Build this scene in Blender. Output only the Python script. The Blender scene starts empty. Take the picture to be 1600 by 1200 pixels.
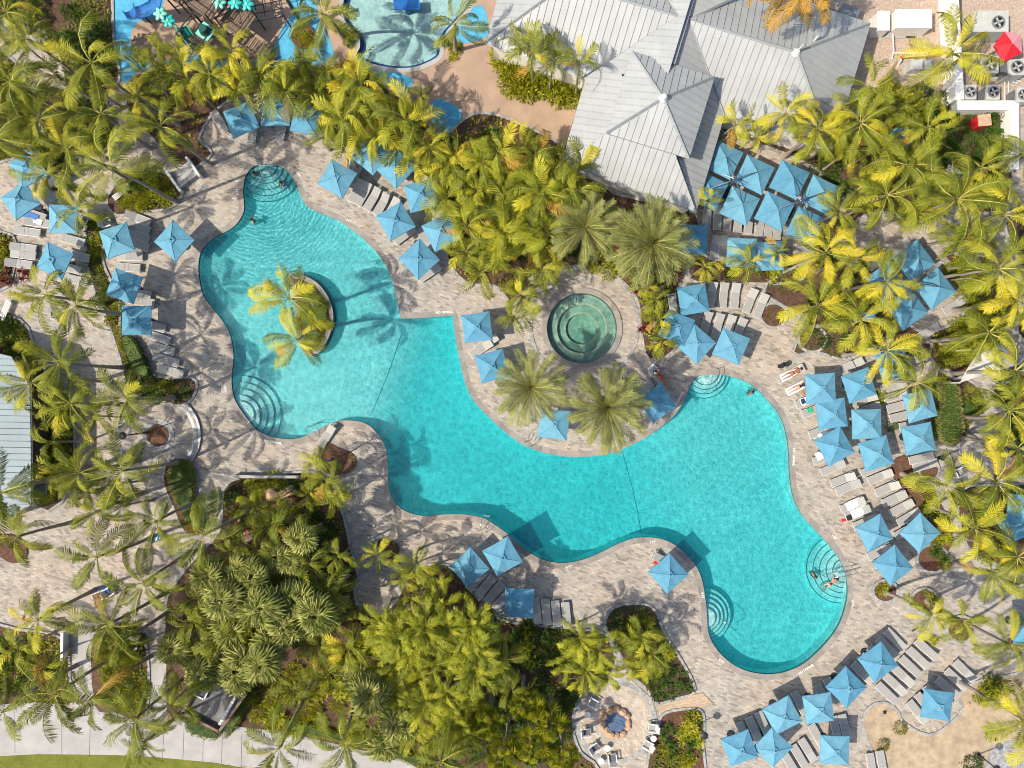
import bpy, math, random
from math import sin, cos, pi, radians, atan2, hypot, sqrt
from mathutils import Vector, Matrix, Euler, noise
from mathutils.geometry import tessellate_polygon, intersect_point_line
random.seed(7)
R = random.Random(11)
sc = bpy.context.scene
COL = sc.collection

# ---------------------------------------------------------------- camera
CAM_H = 57.0
SC = 20.0                                   # photograph pixels per metre on the ground
cam_d = bpy.data.cameras.new('camera'); cam = bpy.data.objects.new('camera', cam_d); COL.objects.link(cam)
cam.location = (0, 0, CAM_H); cam.rotation_euler = (0, 0, 0)
cam_d.sensor_width = 36; cam_d.lens = 36 * CAM_H / 80.0; cam_d.clip_start = 1; cam_d.clip_end = 1500
sc.camera = cam
# ---------------------------------------------------------------- world and sun
SUN_AZ = radians(21)                        # direction the shadows run, from +x towards +y
SUN_EL = radians(51)
w = bpy.data.worlds.new('World'); sc.world = w; w.use_nodes = True
nt = w.node_tree; nt.nodes.clear()
sky = nt.nodes.new('ShaderNodeTexSky'); sky.sky_type = 'NISHITA'; sky.sun_disc = False
sky.sun_elevation = SUN_EL
sunpos = SUN_AZ + pi                        # where the sun stands
sky.sun_rotation = (pi / 2 - sunpos) % (2 * pi)
sky.air_density = 1.0; sky.dust_density = 2.2; sky.ozone_density = 1.0
bg = nt.nodes.new('ShaderNodeBackground'); bg.inputs[1].default_value = 0.145
wo = nt.nodes.new('ShaderNodeOutputWorld')
nt.links.new(sky.outputs[0], bg.inputs[0]); nt.links.new(bg.outputs[0], wo.inputs[0])
sl = bpy.data.lights.new('sun', 'SUN'); sl.energy = 4.5; sl.angle = radians(0.6); sl.color = (1.0, 0.915, 0.78)
so = bpy.data.objects.new('sun', sl); COL.objects.link(so)
ldir = Vector((cos(SUN_AZ) * cos(SUN_EL), sin(SUN_AZ) * cos(SUN_EL), -sin(SUN_EL)))
so.rotation_euler = ldir.to_track_quat('-Z', 'Y').to_euler(); so.location = (-30, -12, 60)
sc.view_settings.view_transform = 'Standard'; sc.view_settings.look = 'None'
sc.view_settings.gamma = 1; sc.view_settings.use_curve_mapping = False
sc.view_settings.exposure = 0.38
sc.render.engine = 'CYCLES'
cy = sc.cycles
cy.max_bounces = 7; cy.diffuse_bounces = 3; cy.glossy_bounces = 2; cy.transmission_bounces = 4; cy.transparent_max_bounces = 12
cy.caustics_reflective = False; cy.caustics_refractive = False
cy.use_denoising = True; cy.filter_width = 1.0
try: cy.denoiser = 'OPENIMAGEDENOISE'
except Exception: pass
cy.sample_clamp_indirect = 6

# ---------------------------------------------------------------- coordinates
def W(px, py, h=0.0):
    """world point at height h that stands at photograph pixel (px, py)"""
    s = (CAM_H - h) / CAM_H / SC
    return Vector(((px - 800) * s, (600 - py) * s, h))
def pix(v):
    s = CAM_H / (CAM_H - v[2]) * SC
    return (800 + v[0] * s, 600 - v[1] * s)

# ---------------------------------------------------------------- materials
def newmat(name):
    m = bpy.data.materials.new(name); m.use_nodes = True
    t = m.node_tree; t.nodes.clear()
    return m, t, t.nodes.new('ShaderNodeOutputMaterial')
def nd(t, kind, **kw):
    n = t.nodes.new(kind)
    for k, v in kw.items():
        if k in n.inputs.keys(): n.inputs[k].default_value = v
        else: setattr(n, k, v)
    return n
def ramp(t, fac, stops, interp='LINEAR'):
    r = t.nodes.new('ShaderNodeValToRGB'); r.color_ramp.interpolation = interp
    e = r.color_ramp.elements
    while len(e) > len(stops): e.remove(e[-1])
    while len(e) < len(stops): e.new(0.5)
    for i, (p, c) in enumerate(stops):
        e[i].position = p; e[i].color = (c[0], c[1], c[2], 1)
    t.links.new(fac, r.inputs[0]); return r.outputs[0]
def mixc(t, fac, a, b, mode='MIX'):
    m = t.nodes.new('ShaderNodeMix'); m.data_type = 'RGBA'; m.blend_type = mode
    for i, v in ((0, fac), (6, a), (7, b)):
        if hasattr(v, 'links'): t.links.new(v, m.inputs[i])
        elif i == 0: m.inputs[0].default_value = v
        else: m.inputs[i].default_value = (*v[:3], 1)
    return m.outputs[2]
def coords(t, obj=False, scale=(1, 1, 1), rot=(0, 0, 0)):
    c = t.nodes.new('ShaderNodeTexCoord') if obj else t.nodes.new('ShaderNodeNewGeometry')
    mp = t.nodes.new('ShaderNodeMapping'); mp.inputs['Scale'].default_value = scale; mp.inputs['Rotation'].default_value = rot
    t.links.new(c.outputs['Object'] if obj else c.outputs['Position'], mp.inputs[0])
    return mp.outputs[0]
def noi(t, vec, scale, detail=3, rough=0.55, dist=0.0):
    n = nd(t, 'ShaderNodeTexNoise', Scale=scale, Detail=detail, Roughness=rough, Distortion=dist)
    t.links.new(vec, n.inputs['Vector']); return n.outputs[0]
def bump(t, h, strength=0.3, dist=0.02):
    b = nd(t, 'ShaderNodeBump', Strength=strength, Distance=dist); t.links.new(h, b.inputs['Height']); return b.outputs[0]
def princ(t, out, col, rough=0.6, metal=0.0, normal=None, spec=0.4):
    p = nd(t, 'ShaderNodeBsdfPrincipled'); p.inputs['Roughness'].default_value = rough; p.inputs['Metallic'].default_value = metal
    p.inputs['Specular IOR Level'].default_value = spec
    if hasattr(col, 'links'): t.links.new(col, p.inputs['Base Color'])
    else: p.inputs['Base Color'].default_value = (*col[:3], 1)
    if normal is not None: t.links.new(normal, p.inputs['Normal'])
    t.links.new(p.outputs[0], out.inputs[0]); return p
def simple(name, col, rough=0.55, metal=0.0, var=0.12, scale=3.0, obj=False, spec=0.4, dirt=None, bmp=0.0):
    m, t, o = newmat(name)
    v = coords(t, obj)
    n = noi(t, v, scale, 4)
    lo = [c * (1 - var) for c in col]; hi = [min(1, c * (1 + var)) for c in col]
    c = ramp(t, n, [(0.3, lo), (0.7, hi)])
    if dirt:
        n2 = noi(t, v, scale * 0.35, 5, 0.7)
        f = ramp(t, n2, [(0.5, (0, 0, 0)), (0.75, (0.6, 0.6, 0.6))])
        c = mixc(t, f, c, dirt)
    nrm = bump(t, noi(t, v, scale * 12, 3), bmp, 0.01) if bmp else None
    princ(t, o, c, rough, metal, nrm, spec)
    return m
def paver(name, cols, bw=0.42, bh=0.2, rot=0.3, stain=0.35, mortar=(0.25, 0.23, 0.21)):
    """small rectangular pavers; one tone per brick, worn patches"""
    m, t, o = newmat(name)
    v = coords(t, rot=(0, 0, rot))
    wob = nd(t, 'ShaderNodeTexNoise', Scale=0.25, Detail=1)
    t.links.new(v, wob.inputs[0])
    b = nd(t, 'ShaderNodeTexBrick', Scale=1.0); b.offset = 0.5
    b.inputs['Color1'].default_value = (0, 0, 0, 1); b.inputs['Color2'].default_value = (1, 1, 1, 1)
    b.inputs['Mortar'].default_value = (0.5, 0.5, 0.5, 1); b.inputs['Mortar Size'].default_value = 0.012
    b.inputs['Brick Width'].default_value = bw; b.inputs['Row Height'].default_value = bh
    b.inputs['Bias'].default_value = 0.0
    t.links.new(v, b.inputs['Vector'])
    n = len(cols)
    c = ramp(t, b.outputs[0], [((i + .01) / n, cc) for i, cc in enumerate(cols)], 'CONSTANT')
    big = noi(t, v, 0.16, 4, 0.6, 0.6); mid = noi(t, v, 0.9, 4, 0.65)
    tint = ramp(t, big, [(0.3, (1.0, 0.89, 0.80)), (0.5, (.97, 0.93, 0.87)), (0.7, (0.88, 0.91, 0.92))])
    c = mixc(t, 1.0, c, tint, 'MULTIPLY')
    dk = ramp(t, mid, [(0.28, (0.72, 0.71, 0.70)), (0.5, (.95, .95, .95)), (0.68, (1.10, 1.09, 1.08))])
    c = mixc(t, stain * 2, c, dk, 'MULTIPLY')
    st_ = ramp(t, noi(t, v, .38, 5, .75, 1.2), [(.36, (.70, .70, .71)), (.48, (1, 1, 1))]); c = mixc(t, .8, c, st_, 'MULTIPLY')
    c = mixc(t, b.outputs['Fac'], c, mortar)
    nb = noi(t, v, 9, 3)
    inv = nd(t, 'ShaderNodeMath', operation='SUBTRACT'); inv.inputs[0].default_value = 1.0; t.links.new(b.outputs['Fac'], inv.inputs[1])
    princ(t, o, c, 0.8, 0, bump(t, inv.outputs[0], 0.5, 0.01), 0.25)
    return m

M = {}
M['deck'] = paver('paver_deck', [(.335, .30, .262), (.40, .362, .312), (.435, .396, .345), (.36, .325, .283), (.415, .37, .318), (.475, .438, .385), (.265, .24, .213), (.395, .373, .338), (.435, .378, .322)], .36, .15, mortar=(.27, .25, .225), stain=.5)
M['patio'] = paver('paver_patio', [(.46, .38, .29), (.55, .47, .38), (.50, .45, .38), (.58, .52, .44), (.42, .38, .33)], 0.3, 0.15, 0.7, 0.25)
M['apron'] = paver('paver_apron', [(.52, .36, .22), (.58, .42, .28), (.50, .36, .24)], 0.25, 0.12, 0.1, 0.2)
M['cobble'] = paver('cobble_edge', [(.30, .32, .34), (.37, .38, .39), (.25, .275, .30), (.42, .41, .385)], 0.2, 0.2, 0.4, 0.2)
M['mulch'] = simple('mulch', (.085, .047, .028), .95, 0, .5, 5, bmp=1.0, dirt=(.035, .022, .014))
M['soil'] = simple('soil', (.11, .055, .032), .95, 0, .45, 6, bmp=1.0, dirt=(.07, .04, .025))
M['sand'] = simple('sand', (.37, .285, .19), .95, 0, .24, 1.6, bmp=1.0, dirt=(.24, .17, .11))
M['gravel'] = simple('gravel', (.40, .31, .24), .95, 0, .3, 7, bmp=1.0, dirt=(.30, .21, .15))
M['tan_conc'] = simple('tan_concrete', (.36, .25, .175), .85, 0, .12, .8, bmp=.3, dirt=(.26, .18, .125))
M['concrete'] = simple('concrete', (.35, .335, .315), .85, 0, .14, .7, bmp=.4, dirt=(.27, .26, .24))
M['whitewall'] = simple('white_stucco', (.74, .72, .68), .85, 0, .05, 1.0, bmp=.3, dirt=(.55, .53, .49))
M['bluepad'] = simple('blue_rubber', (.07, .33, .50), .8, 0, .15, 1.5, dirt=(.10, .42, .58))
M['bluedeep'] = simple('blue_paint', (.02, .13, .36), .4, 0, .15, 2)
M['teal'] = simple('teal_plastic', (.02, .30, .26), .35, 0, .1, 2)
M['mint'] = simple('mint_plastic', (.20, .62, .45), .4, 0, .12, 2)
M['aqua_pl'] = simple('aqua_plastic', (.03, .42, .38), .4, 0, .12, 2)
M['darkgreen'] = simple('dark_green_metal', (.015, .075, .06), .4, 0, .1, 2)
M['wood'] = simple('weathered_wood', (.17, .12, .085), .8, 0, .3, 4, bmp=.5)
M['darkwood'] = simple('dark_wood', (.055, .04, .032), .8, 0, .3, 4, bmp=.5)
M['trunk'] = simple('palm_bark', (.26, .22, .18), .9, 0, .25, 5, obj=True, bmp=.9, dirt=(.13, .105, .085))
M['shaft'] = simple('crown_shaft', (.13, .17, .05), .6, 0, .15, 3, obj=True)
M['umb'] = None
M['white_metal'] = simple('white_powder_coat', (.55, .55, .53), .4, 0, .05, 2)
M['grey_metal'] = simple('grey_metal', (.24, .25, .26), .4, .4, .1, 3)
M['dark_metal'] = simple('dark_metal', (.035, .035, .04), .4, .3, .1, 3)
M['steel'] = simple('stainless', (.5, .5, .5), .2, 1.0, .05, 3)
M['sling'] = simple('grey_sling', (.30, .29, .27), .75, 0, .07, 6, bmp=.2)
M['sling_back'] = simple('light_sling', (.35, .34, .315), .75, 0, .07, 6, bmp=.2)
M['sling_dark'] = simple('dark_sling', (.10, .10, .105), .75, 0, .1, 6)
M['towel'] = simple('white_towel', (.78, .78, .78), .95, 0, .05, 8, bmp=.5)
M['towel_blue'] = simple('blue_towel', (.07, .17, .42), .95, 0, .1, 8, bmp=.5)
M['towel_green'] = simple('green_towel', (.02, .36, .20), .95, 0, .1, 8, bmp=.5)
M['towel_stripe'] = simple('aqua_towel', (.16, .42, .46), .95, 0, .25, 8, bmp=.5)
M['red'] = simple('red_fabric', (.50, .012, .02), .6, 0, .1, 3)
M['pink'] = simple('faded_pink_fabric', (.60, .25, .27), .7, 0, .1, 3)
M['orange'] = simple('orange_fabric', (.40, .15, .04), .7, 0, .1, 3)
M['black'] = simple('black_fabric', (.014, .014, .02), .7, 0, .2, 3)
M['navy'] = simple('navy_fabric', (.02, .035, .08), .7, 0, .2, 3)
M['rock'] = simple('tan_rock', (.46, .30, .18), .9, 0, .3, 2.2, obj=True, bmp=.9, dirt=(.28, .16, .09))
M['rock_grey'] = simple('grey_rock', (.30, .22, .17), .9, 0, .3, 1.5, obj=True, bmp=.9, dirt=(.15, .11, .09))
M['blueglass'] = simple('blue_fire_glass', (.05, .09, .17), .35, 0, .8, 9, bmp=1.0, dirt=(.17, .15, .13))
M['hvac'] = simple('hvac_paint', (.43, .43, .39), .55, 0, .08, 2, dirt=(.3, .3, .27))
M['cream'] = simple('cream_paint', (.72, .68, .60), .6, 0, .05, 1, dirt=(.6, .55, .47))
M['yellowflower'] = simple('yellow_blossom', (.55, .40, .02), .7, 0, .2, 6)
M['concrete_dark'] = simple('stained_roof_membrane', (.12, .115, .11), .85, 0, .4, .9, bmp=.4, dirt=(.36, .35, .33))
M['path_line'] = simple('joint', (.16, .15, .14), .9, 0, .2, 2)
M['skin_a'] = simple('skin_tan', (.30, .14, .075), .55, 0, .08, 12, obj=True)
M['skin_b'] = simple('skin_light', (.44, .25, .17), .55, 0, .08, 12, obj=True)
M['rachis'] = simple('leaf_midrib', (.40, .36, .08), .6, 0, .15, 3, obj=True)
M['hair'] = simple('dark_hair', (.02, .014, .01), .6, 0, .3, 30, obj=True)
M['text'] = simple('white_marking', (.72, .70, .66), .7, 0, .1, 4)

def roofmat(name, col, rough=.42):
    m, t, o = newmat(name)
    v = coords(t); oi = nd(t, 'ShaderNodeObjectInfo')
    n = noi(t, v, .5, 4, .6); n2 = noi(t, coords(t, scale=(6, .6, 1), rot=(0, 0, .28)), 1.2, 3)
    c = ramp(t, n, [(.3, [x * .9 for x in col]), (.7, [min(1, x * 1.05) for x in col])])
    st = ramp(t, n2, [(.35, (.76, .77, .74)), (.6, (1, 1, 1))]); c = mixc(t, .18, c, st, 'MULTIPLY')
    pr = ramp(t, oi.outputs['Random'], [(0, (.95, .95, .95)), (1, (1.02, 1.02, 1.0))]); c = mixc(t, 1, c, pr, 'MULTIPLY')
    princ(t, o, c, rough, .12, None, .4); return m
M['roof'] = roofmat('galvanised_white_roof', (.385, .395, .39))
M['roof_cap'] = roofmat('roof_flashing', (.29, .31, .32))
M['roof_blue'] = roofmat('pale_blue_roof', (.22, .275, .30), .6)

def umbmat(name, col, tr=.12):
    m, t, o = newmat(name)
    v = coords(t, True); oi = nd(t, 'ShaderNodeObjectInfo')
    n = noi(t, v, 2.2, 4, .6)
    c = ramp(t, n, [(.3, [x * .84 for x in col]), (.5, col), (.7, [x * 1.1 for x in col])])
    pr = ramp(t, oi.outputs['Random'], [(0, (.84, .90, .93)), (.5, (1, 1, 1)), (1, (1.25, 1.12, 1.04))]); c = mixc(t, 1, c, pr, 'MULTIPLY')
    p = nd(t, 'ShaderNodeBsdfPrincipled'); p.inputs['Roughness'].default_value = .8; p.inputs['Specular IOR Level'].default_value = .2
    t.links.new(c, p.inputs['Base Color']); t.links.new(bump(t, noi(t, v, 3.5, 2), .35, .05), p.inputs['Normal'])
    tl = nd(t, 'ShaderNodeBsdfTranslucent'); t.links.new(c, tl.inputs[0])
    mx = nd(t, 'ShaderNodeMixShader'); mx.inputs[0].default_value = tr
    t.links.new(p.outputs[0], mx.inputs[1]); t.links.new(tl.outputs[0], mx.inputs[2]); t.links.new(mx.outputs[0], o.inputs[0])
    return m
M['umb'] = umbmat('blue_canopy_fabric', (.115, .305, .43))
M['umb_trim'] = umbmat('canopy_trim', (.12, .32, .47))
M['sail'] = umbmat('white_sail', (.52, .52, .50), .1)

def leafmat(name, cols, tr=.13, rough=.55, spec=.16, nscale=1.6):
    """foliage: a different tone per plant and per leaf, light coming through"""
    m, t, o = newmat(name)
    oi = nd(t, 'ShaderNodeObjectInfo'); v = coords(t)
    n = len(cols)
    a = ramp(t, oi.outputs['Random'], [(i / (n - 1), c) for i, c in enumerate(cols)])
    b = ramp(t, noi(t, v, nscale, 3, .7), [(.33, cols[0]), (.5, cols[n // 2]), (.67, cols[-1])])
    c = mixc(t, .5, a, b)
    c = mixc(t, .55, c, ramp(t, noi(t, v, 14, 2), [(.3, (.5, .55, .5)), (.7, (1.3, 1.25, 1.1))]), 'MULTIPLY')
    p = nd(t, 'ShaderNodeBsdfPrincipled'); p.inputs['Roughness'].default_value = rough; p.inputs['Specular IOR Level'].default_value = spec
    t.links.new(c, p.inputs['Base Color'])
    tl = nd(t, 'ShaderNodeBsdfTranslucent'); t.links.new(mixc(t, 1, c, (1.3, 1.25, .5), 'MULTIPLY'), tl.inputs[0])
    mx = nd(t, 'ShaderNodeMixShader'); mx.inputs[0].default_value = tr
    t.links.new(p.outputs[0], mx.inputs[1]); t.links.new(tl.outputs[0], mx.inputs[2]); t.links.new(mx.outputs[0], o.inputs[0])
    return m
M['leaf_coco'] = leafmat('coconut_frond', [(.085, .11, .012), (.215, .23, .018), (.41, .385, .032)])
M['leaf_yel'] = leafmat('yellow_frond', [(.36, .35, .022), (.48, .43, .028), (.56, .40, .028)])
M['leaf_org'] = leafmat('dry_orange_frond', [(.38, .20, .03), (.46, .27, .04), (.30, .15, .04)])
M['leaf_areca'] = leafmat('broad_palm_leaf', [(.07, .10, .008), (.215, .235, .014), (.45, .42, .028)])
M['leaf_dark'] = leafmat('dark_frond', [(.06, .082, .009), (.135, .158, .013), (.25, .255, .022)])
M['leaf_date'] = leafmat('date_palm_frond', [(.125, .145, .045), (.215, .23, .075), (.33, .325, .115)], .15)
M['leaf_fan'] = leafmat('fan_palm_leaf', [(.13, .165, .035), (.30, .32, .085), (.56, .53, .20)], .2)
M['shrub_y'] = leafmat('yellow_green_shrub', [(.17, .20, .015), (.32, .33, .02), (.46, .42, .03)])
M['shrub_g'] = leafmat('green_shrub', [(.03, .065, .014), (.06, .11, .02), (.11, .16, .03)])
M['shrub_o'] = leafmat('olive_hedge', [(.13, .14, .02), (.20, .19, .025), (.26, .23, .03)])
M['shrub_p'] = leafmat('pale_hedge', [(.20, .21, .07), (.30, .29, .10), (.36, .34, .13)])
M['shrub_r'] = leafmat('red_ti_leaf', [(.08, .012, .015), (.16, .025, .025), (.08, .06, .03)])
M['grass'] = leafmat('lawn_grass', [(.10, .12, .02), (.155, .165, .03), (.22, .20, .04)], .0, .9, .1, .9)
M['cover'] = leafmat('ground_cover_leaf', [(.06, .10, .012), (.14, .18, .016), (.26, .27, .025)])

def watermat(name, dens, col, gl=1.0, lo=.62, scale=3.2, tint=(1, 1, 1), rings=False, milk=0.0, milkcol=(.0, .42, .46)):
    """clear water: fresnel reflection over a transparent surface with a caustic light pattern painted into its colour; coloured by depth"""
    m, t, o = newmat(name)
    v = coords(t)
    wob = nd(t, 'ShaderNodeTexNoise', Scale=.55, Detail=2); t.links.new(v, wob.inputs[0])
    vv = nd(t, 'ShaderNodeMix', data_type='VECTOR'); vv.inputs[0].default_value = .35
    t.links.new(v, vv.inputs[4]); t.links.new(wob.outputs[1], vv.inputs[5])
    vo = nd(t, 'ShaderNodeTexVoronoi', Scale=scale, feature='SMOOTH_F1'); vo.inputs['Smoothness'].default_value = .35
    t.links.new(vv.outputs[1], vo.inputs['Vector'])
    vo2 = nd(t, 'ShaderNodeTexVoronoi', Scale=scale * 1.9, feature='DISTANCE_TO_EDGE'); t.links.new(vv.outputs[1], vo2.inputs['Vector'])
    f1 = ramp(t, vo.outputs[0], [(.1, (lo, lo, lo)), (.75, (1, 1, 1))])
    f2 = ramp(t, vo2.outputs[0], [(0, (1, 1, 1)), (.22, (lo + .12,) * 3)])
    c = mixc(t, .5, f1, f2)  # caustic light network painted into the transmission colour
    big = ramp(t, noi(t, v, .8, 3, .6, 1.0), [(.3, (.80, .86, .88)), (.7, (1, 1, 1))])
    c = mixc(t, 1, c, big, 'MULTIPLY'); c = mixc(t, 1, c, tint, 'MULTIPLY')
    if rings:                                # light and dark ripple bands by the top left steps, painted into the colour
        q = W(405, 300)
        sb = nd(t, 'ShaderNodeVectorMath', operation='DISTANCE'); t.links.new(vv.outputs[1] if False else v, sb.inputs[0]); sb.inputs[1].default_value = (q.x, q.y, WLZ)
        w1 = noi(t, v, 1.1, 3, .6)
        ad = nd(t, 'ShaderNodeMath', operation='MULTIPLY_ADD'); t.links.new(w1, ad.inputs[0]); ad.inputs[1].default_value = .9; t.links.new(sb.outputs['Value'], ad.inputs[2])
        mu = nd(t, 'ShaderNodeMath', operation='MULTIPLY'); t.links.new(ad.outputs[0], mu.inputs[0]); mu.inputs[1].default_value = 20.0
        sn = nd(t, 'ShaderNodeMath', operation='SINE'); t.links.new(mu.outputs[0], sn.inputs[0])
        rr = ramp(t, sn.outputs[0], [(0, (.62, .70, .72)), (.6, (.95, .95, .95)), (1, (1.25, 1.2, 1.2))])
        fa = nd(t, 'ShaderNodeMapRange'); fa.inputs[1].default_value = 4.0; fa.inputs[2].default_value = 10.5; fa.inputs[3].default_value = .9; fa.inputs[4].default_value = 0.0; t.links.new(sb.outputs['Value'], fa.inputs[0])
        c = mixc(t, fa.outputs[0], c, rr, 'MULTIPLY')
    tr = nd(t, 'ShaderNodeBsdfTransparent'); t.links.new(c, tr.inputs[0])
    g = nd(t, 'ShaderNodeBsdfGlossy', Roughness=.04)
    bn = bump(t, noi(t, v, 5.5, 3, .6, .4), .8, .06); t.links.new(bn, g.inputs['Normal'])
    fr = nd(t, 'ShaderNodeFresnel', IOR=1.33); t.links.new(bn, fr.inputs['Normal'])
    mx = nd(t, 'ShaderNodeMixShader'); t.links.new(fr.outputs[0], mx.inputs[0]); t.links.new(g.outputs[0], mx.inputs[2])
    if milk:                                 # faint milkiness: daylight scattered back by the water itself
        df = nd(t, 'ShaderNodeBsdfDiffuse'); df.inputs[0].default_value = (*milkcol, 1); mk = nd(t, 'ShaderNodeMixShader'); mk.inputs[0].default_value = milk
        t.links.new(tr.outputs[0], mk.inputs[1]); t.links.new(df.outputs[0], mk.inputs[2]); t.links.new(mk.outputs[0], mx.inputs[1])
    else: t.links.new(tr.outputs[0], mx.inputs[1])
    t.links.new(mx.outputs[0], o.inputs[0])
    va = nd(t, 'ShaderNodeVolumeAbsorption', Density=dens); va.inputs[0].default_value = (*col, 1)
    t.links.new(va.outputs[0], o.inputs[1])
    return m
WLZ = -.10
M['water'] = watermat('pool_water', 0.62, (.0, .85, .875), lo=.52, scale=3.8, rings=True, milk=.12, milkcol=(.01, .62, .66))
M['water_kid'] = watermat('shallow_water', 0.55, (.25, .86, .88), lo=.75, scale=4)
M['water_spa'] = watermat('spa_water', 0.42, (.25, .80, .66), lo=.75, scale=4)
M['plaster'] = simple('pool_plaster', (.70, .90, .90), .8, 0, .05, 5)
M['plaster_kid'] = simple('kid_pool_plaster', (.62, .74, .70), .8, 0, .06, 5)
M['plaster_spa'] = simple('spa_plaster', (.36, .48, .40), .8, 0, .2, 3, dirt=(.15, .27, .22))
M['spa_rim'] = simple('spa_bench_edge', (.55, .56, .42), .7, 0, .15, 5)
M['tile'] = simple('dark_waterline_tile', (.02, .05, .06), .3, 0, .4, 9)
M['nosing'] = simple('step_nosing_tile', (.03, .12, .14), .4, 0, .3, 9)
M['coping'] = paver('pool_coping', [(.27, .25, .235), (.31, .285, .265), (.24, .225, .21)], .6, .6, .2, .25)
M['tileblue'] = simple('blue_waterline_tile', (.02, .10, .28), .3, 0, .3, 9)

# ---------------------------------------------------------------- mesh helpers
class MB:
    def __init__(s): s.v = []; s.f = []
    def poly(s, pts):
        n = len(s.v); s.v += [tuple(p) for p in pts]; s.f.append(tuple(range(n, n + len(pts)))); return s
    def box(s, c, d, rz=0, tilt=None):
        m = Matrix.Translation(c) @ Matrix.Rotation(rz, 4, 'Z')
        if tilt is not None: m = m @ tilt
        n = len(s.v)
        for z in (-.5, .5):
            for y in (-.5, .5):
                for x in (-.5, .5): s.v.append(tuple(m @ Vector((x * d[0], y * d[1], z * d[2]))))
        for q in ((0, 2, 3, 1), (4, 5, 7, 6), (0, 1, 5, 4), (2, 6, 7, 3), (0, 4, 6, 2), (1, 3, 7, 5)): s.f.append(tuple(n + i for i in q))
        return s
    def tube(s, pts, rad, k=6, caps=True):
        pts = [Vector(p) for p in pts]; n0 = len(s.v)
        if not isinstance(rad, (list, tuple)): rad = [rad] * len(pts)
        for i, p in enumerate(pts):
            d = (pts[min(i + 1, len(pts) - 1)] - pts[max(i - 1, 0)]).normalized()
            a = d.cross(Vector((0, 0, 1)));
            if a.length < .05: a = d.cross(Vector((1, 0, 0)))
            a.normalize(); b = d.cross(a)
            for j in range(k):
                an = 2 * pi * j / k; s.v.append(tuple(p + (a * cos(an) + b * sin(an)) * rad[i]))
        for i in range(len(pts) - 1):
            for j in range(k):
                a0 = n0 + i * k + j; a1 = n0 + i * k + (j + 1) % k
                s.f.append((a0, a1, a1 + k, a0 + k))
        if caps:
            s.f.append(tuple(n0 + j for j in range(k))); s.f.append(tuple(n0 + (len(pts) - 1) * k + j for j in reversed(range(k))))
        return s
    def cyl(s, c, r, h, k=24, r2=None):
        r2 = r if r2 is None else r2
        n = len(s.v)
        for z, rr in ((0, r), (h, r2)):
            for j in range(k):
                an = 2 * pi * j / k; s.v.append((c[0] + cos(an) * rr, c[1] + sin(an) * rr, c[2] + z))
        for j in range(k): s.f.append((n + j, n + (j + 1) % k, n + k + (j + 1) % k, n + k + j))
        s.f.append(tuple(n + j for j in reversed(range(k)))); s.f.append(tuple(n + k + j for j in range(k)))
        return s
    def ring(s, c, r0, r1, h, k=48, a0=0, a1=2 * pi):
        n = len(s.v); full = abs(a1 - a0 - 2 * pi) < 1e-6; m = k if full else k + 1
        for j in range(m):
            an = a0 + (a1 - a0) * j / k
            for rr, z in ((r0, 0), (r1, 0), (r1, h), (r0, h)): s.v.append((c[0] + cos(an) * rr, c[1] + sin(an) * rr, c[2] + z))
        for j in range(k):
            a = n + j * 4; b = n + ((j + 1) % m) * 4
            for q in range(4): s.f.append((a + q, a + (q + 1) % 4, b + (q + 1) % 4, b + q))
        return s
    def prism(s, pts2, z0, z1, top=True, bottom=False):
        """pts2: list of xy"""
        k = len(pts2); n = len(s.v)
        for z in (z0, z1):
            for p in pts2: s.v.append((p[0], p[1], z))
        for j in range(k): s.f.append((n + j, n + (j + 1) % k, n + k + (j + 1) % k, n + k + j))
        tri = tessellate_polygon([[Vector((p[0], p[1], 0)) for p in pts2]])
        for tt in tri:
            if top: s.f.append(tuple(n + k + i for i in tt))
            if bottom: s.f.append(tuple(n + i for i in tt))
        return s
    def sphere(s, c, r, nu=10, nv=6, sq=(1, 1, 1), jit=0, rnd=None):
        n = len(s.v)
        for i in range(nv + 1):
            th = pi * i / nv
            for j in range(nu):
                ph = 2 * pi * j / nu; q = 1 + (rnd.uniform(-jit, jit) if rnd and 0 < i < nv else 0)
                s.v.append((c[0] + r * sq[0] * sin(th) * cos(ph) * q, c[1] + r * sq[1] * sin(th) * sin(ph) * q, c[2] + r * sq[2] * cos(th) * q))
        for i in range(nv):
            for j in range(nu): s.f.append((n + i * nu + j, n + (i + 1) * nu + j, n + (i + 1) * nu + (j + 1) % nu, n + i * nu + (j + 1) % nu))
        return s
    def mesh(s, name, mat=None, smooth=False):
        me = bpy.data.meshes.new(name); me.from_pydata(s.v, [], s.f)
        if mat is not None: me.materials.append(M[mat] if isinstance(mat, str) else mat)
        if smooth: me.polygons.foreach_set('use_smooth', [True] * len(me.polygons))
        me.update(); return me
def fixn(me):
    import bmesh
    b = bmesh.new(); b.from_mesh(me); bmesh.ops.recalc_face_normals(b, faces=b.faces); b.to_mesh(me); b.free(); return me
def link(name, data, parent=None, mat=None, loc=None, rot=None, scl=None, mtx=None):
    o = bpy.data.objects.new(name, data); COL.objects.link(o)
    if parent is not None: o.parent = parent
    if mtx is not None: o.matrix_basis = mtx
    else:
        if loc is not None: o.location = loc
        if rot is not None: o.rotation_euler = rot
        if scl is not None: o.scale = scl if hasattr(scl, '__len__') else (scl,) * 3
    return o
def structure(name, mb, mat, smooth=False):
    o = link(name, mb.mesh(name, mat, smooth) if isinstance(mb, MB) else mb); o['kind'] = 'structure'; return o
PEND = []                                   # things whose labels are finished at the end
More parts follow.
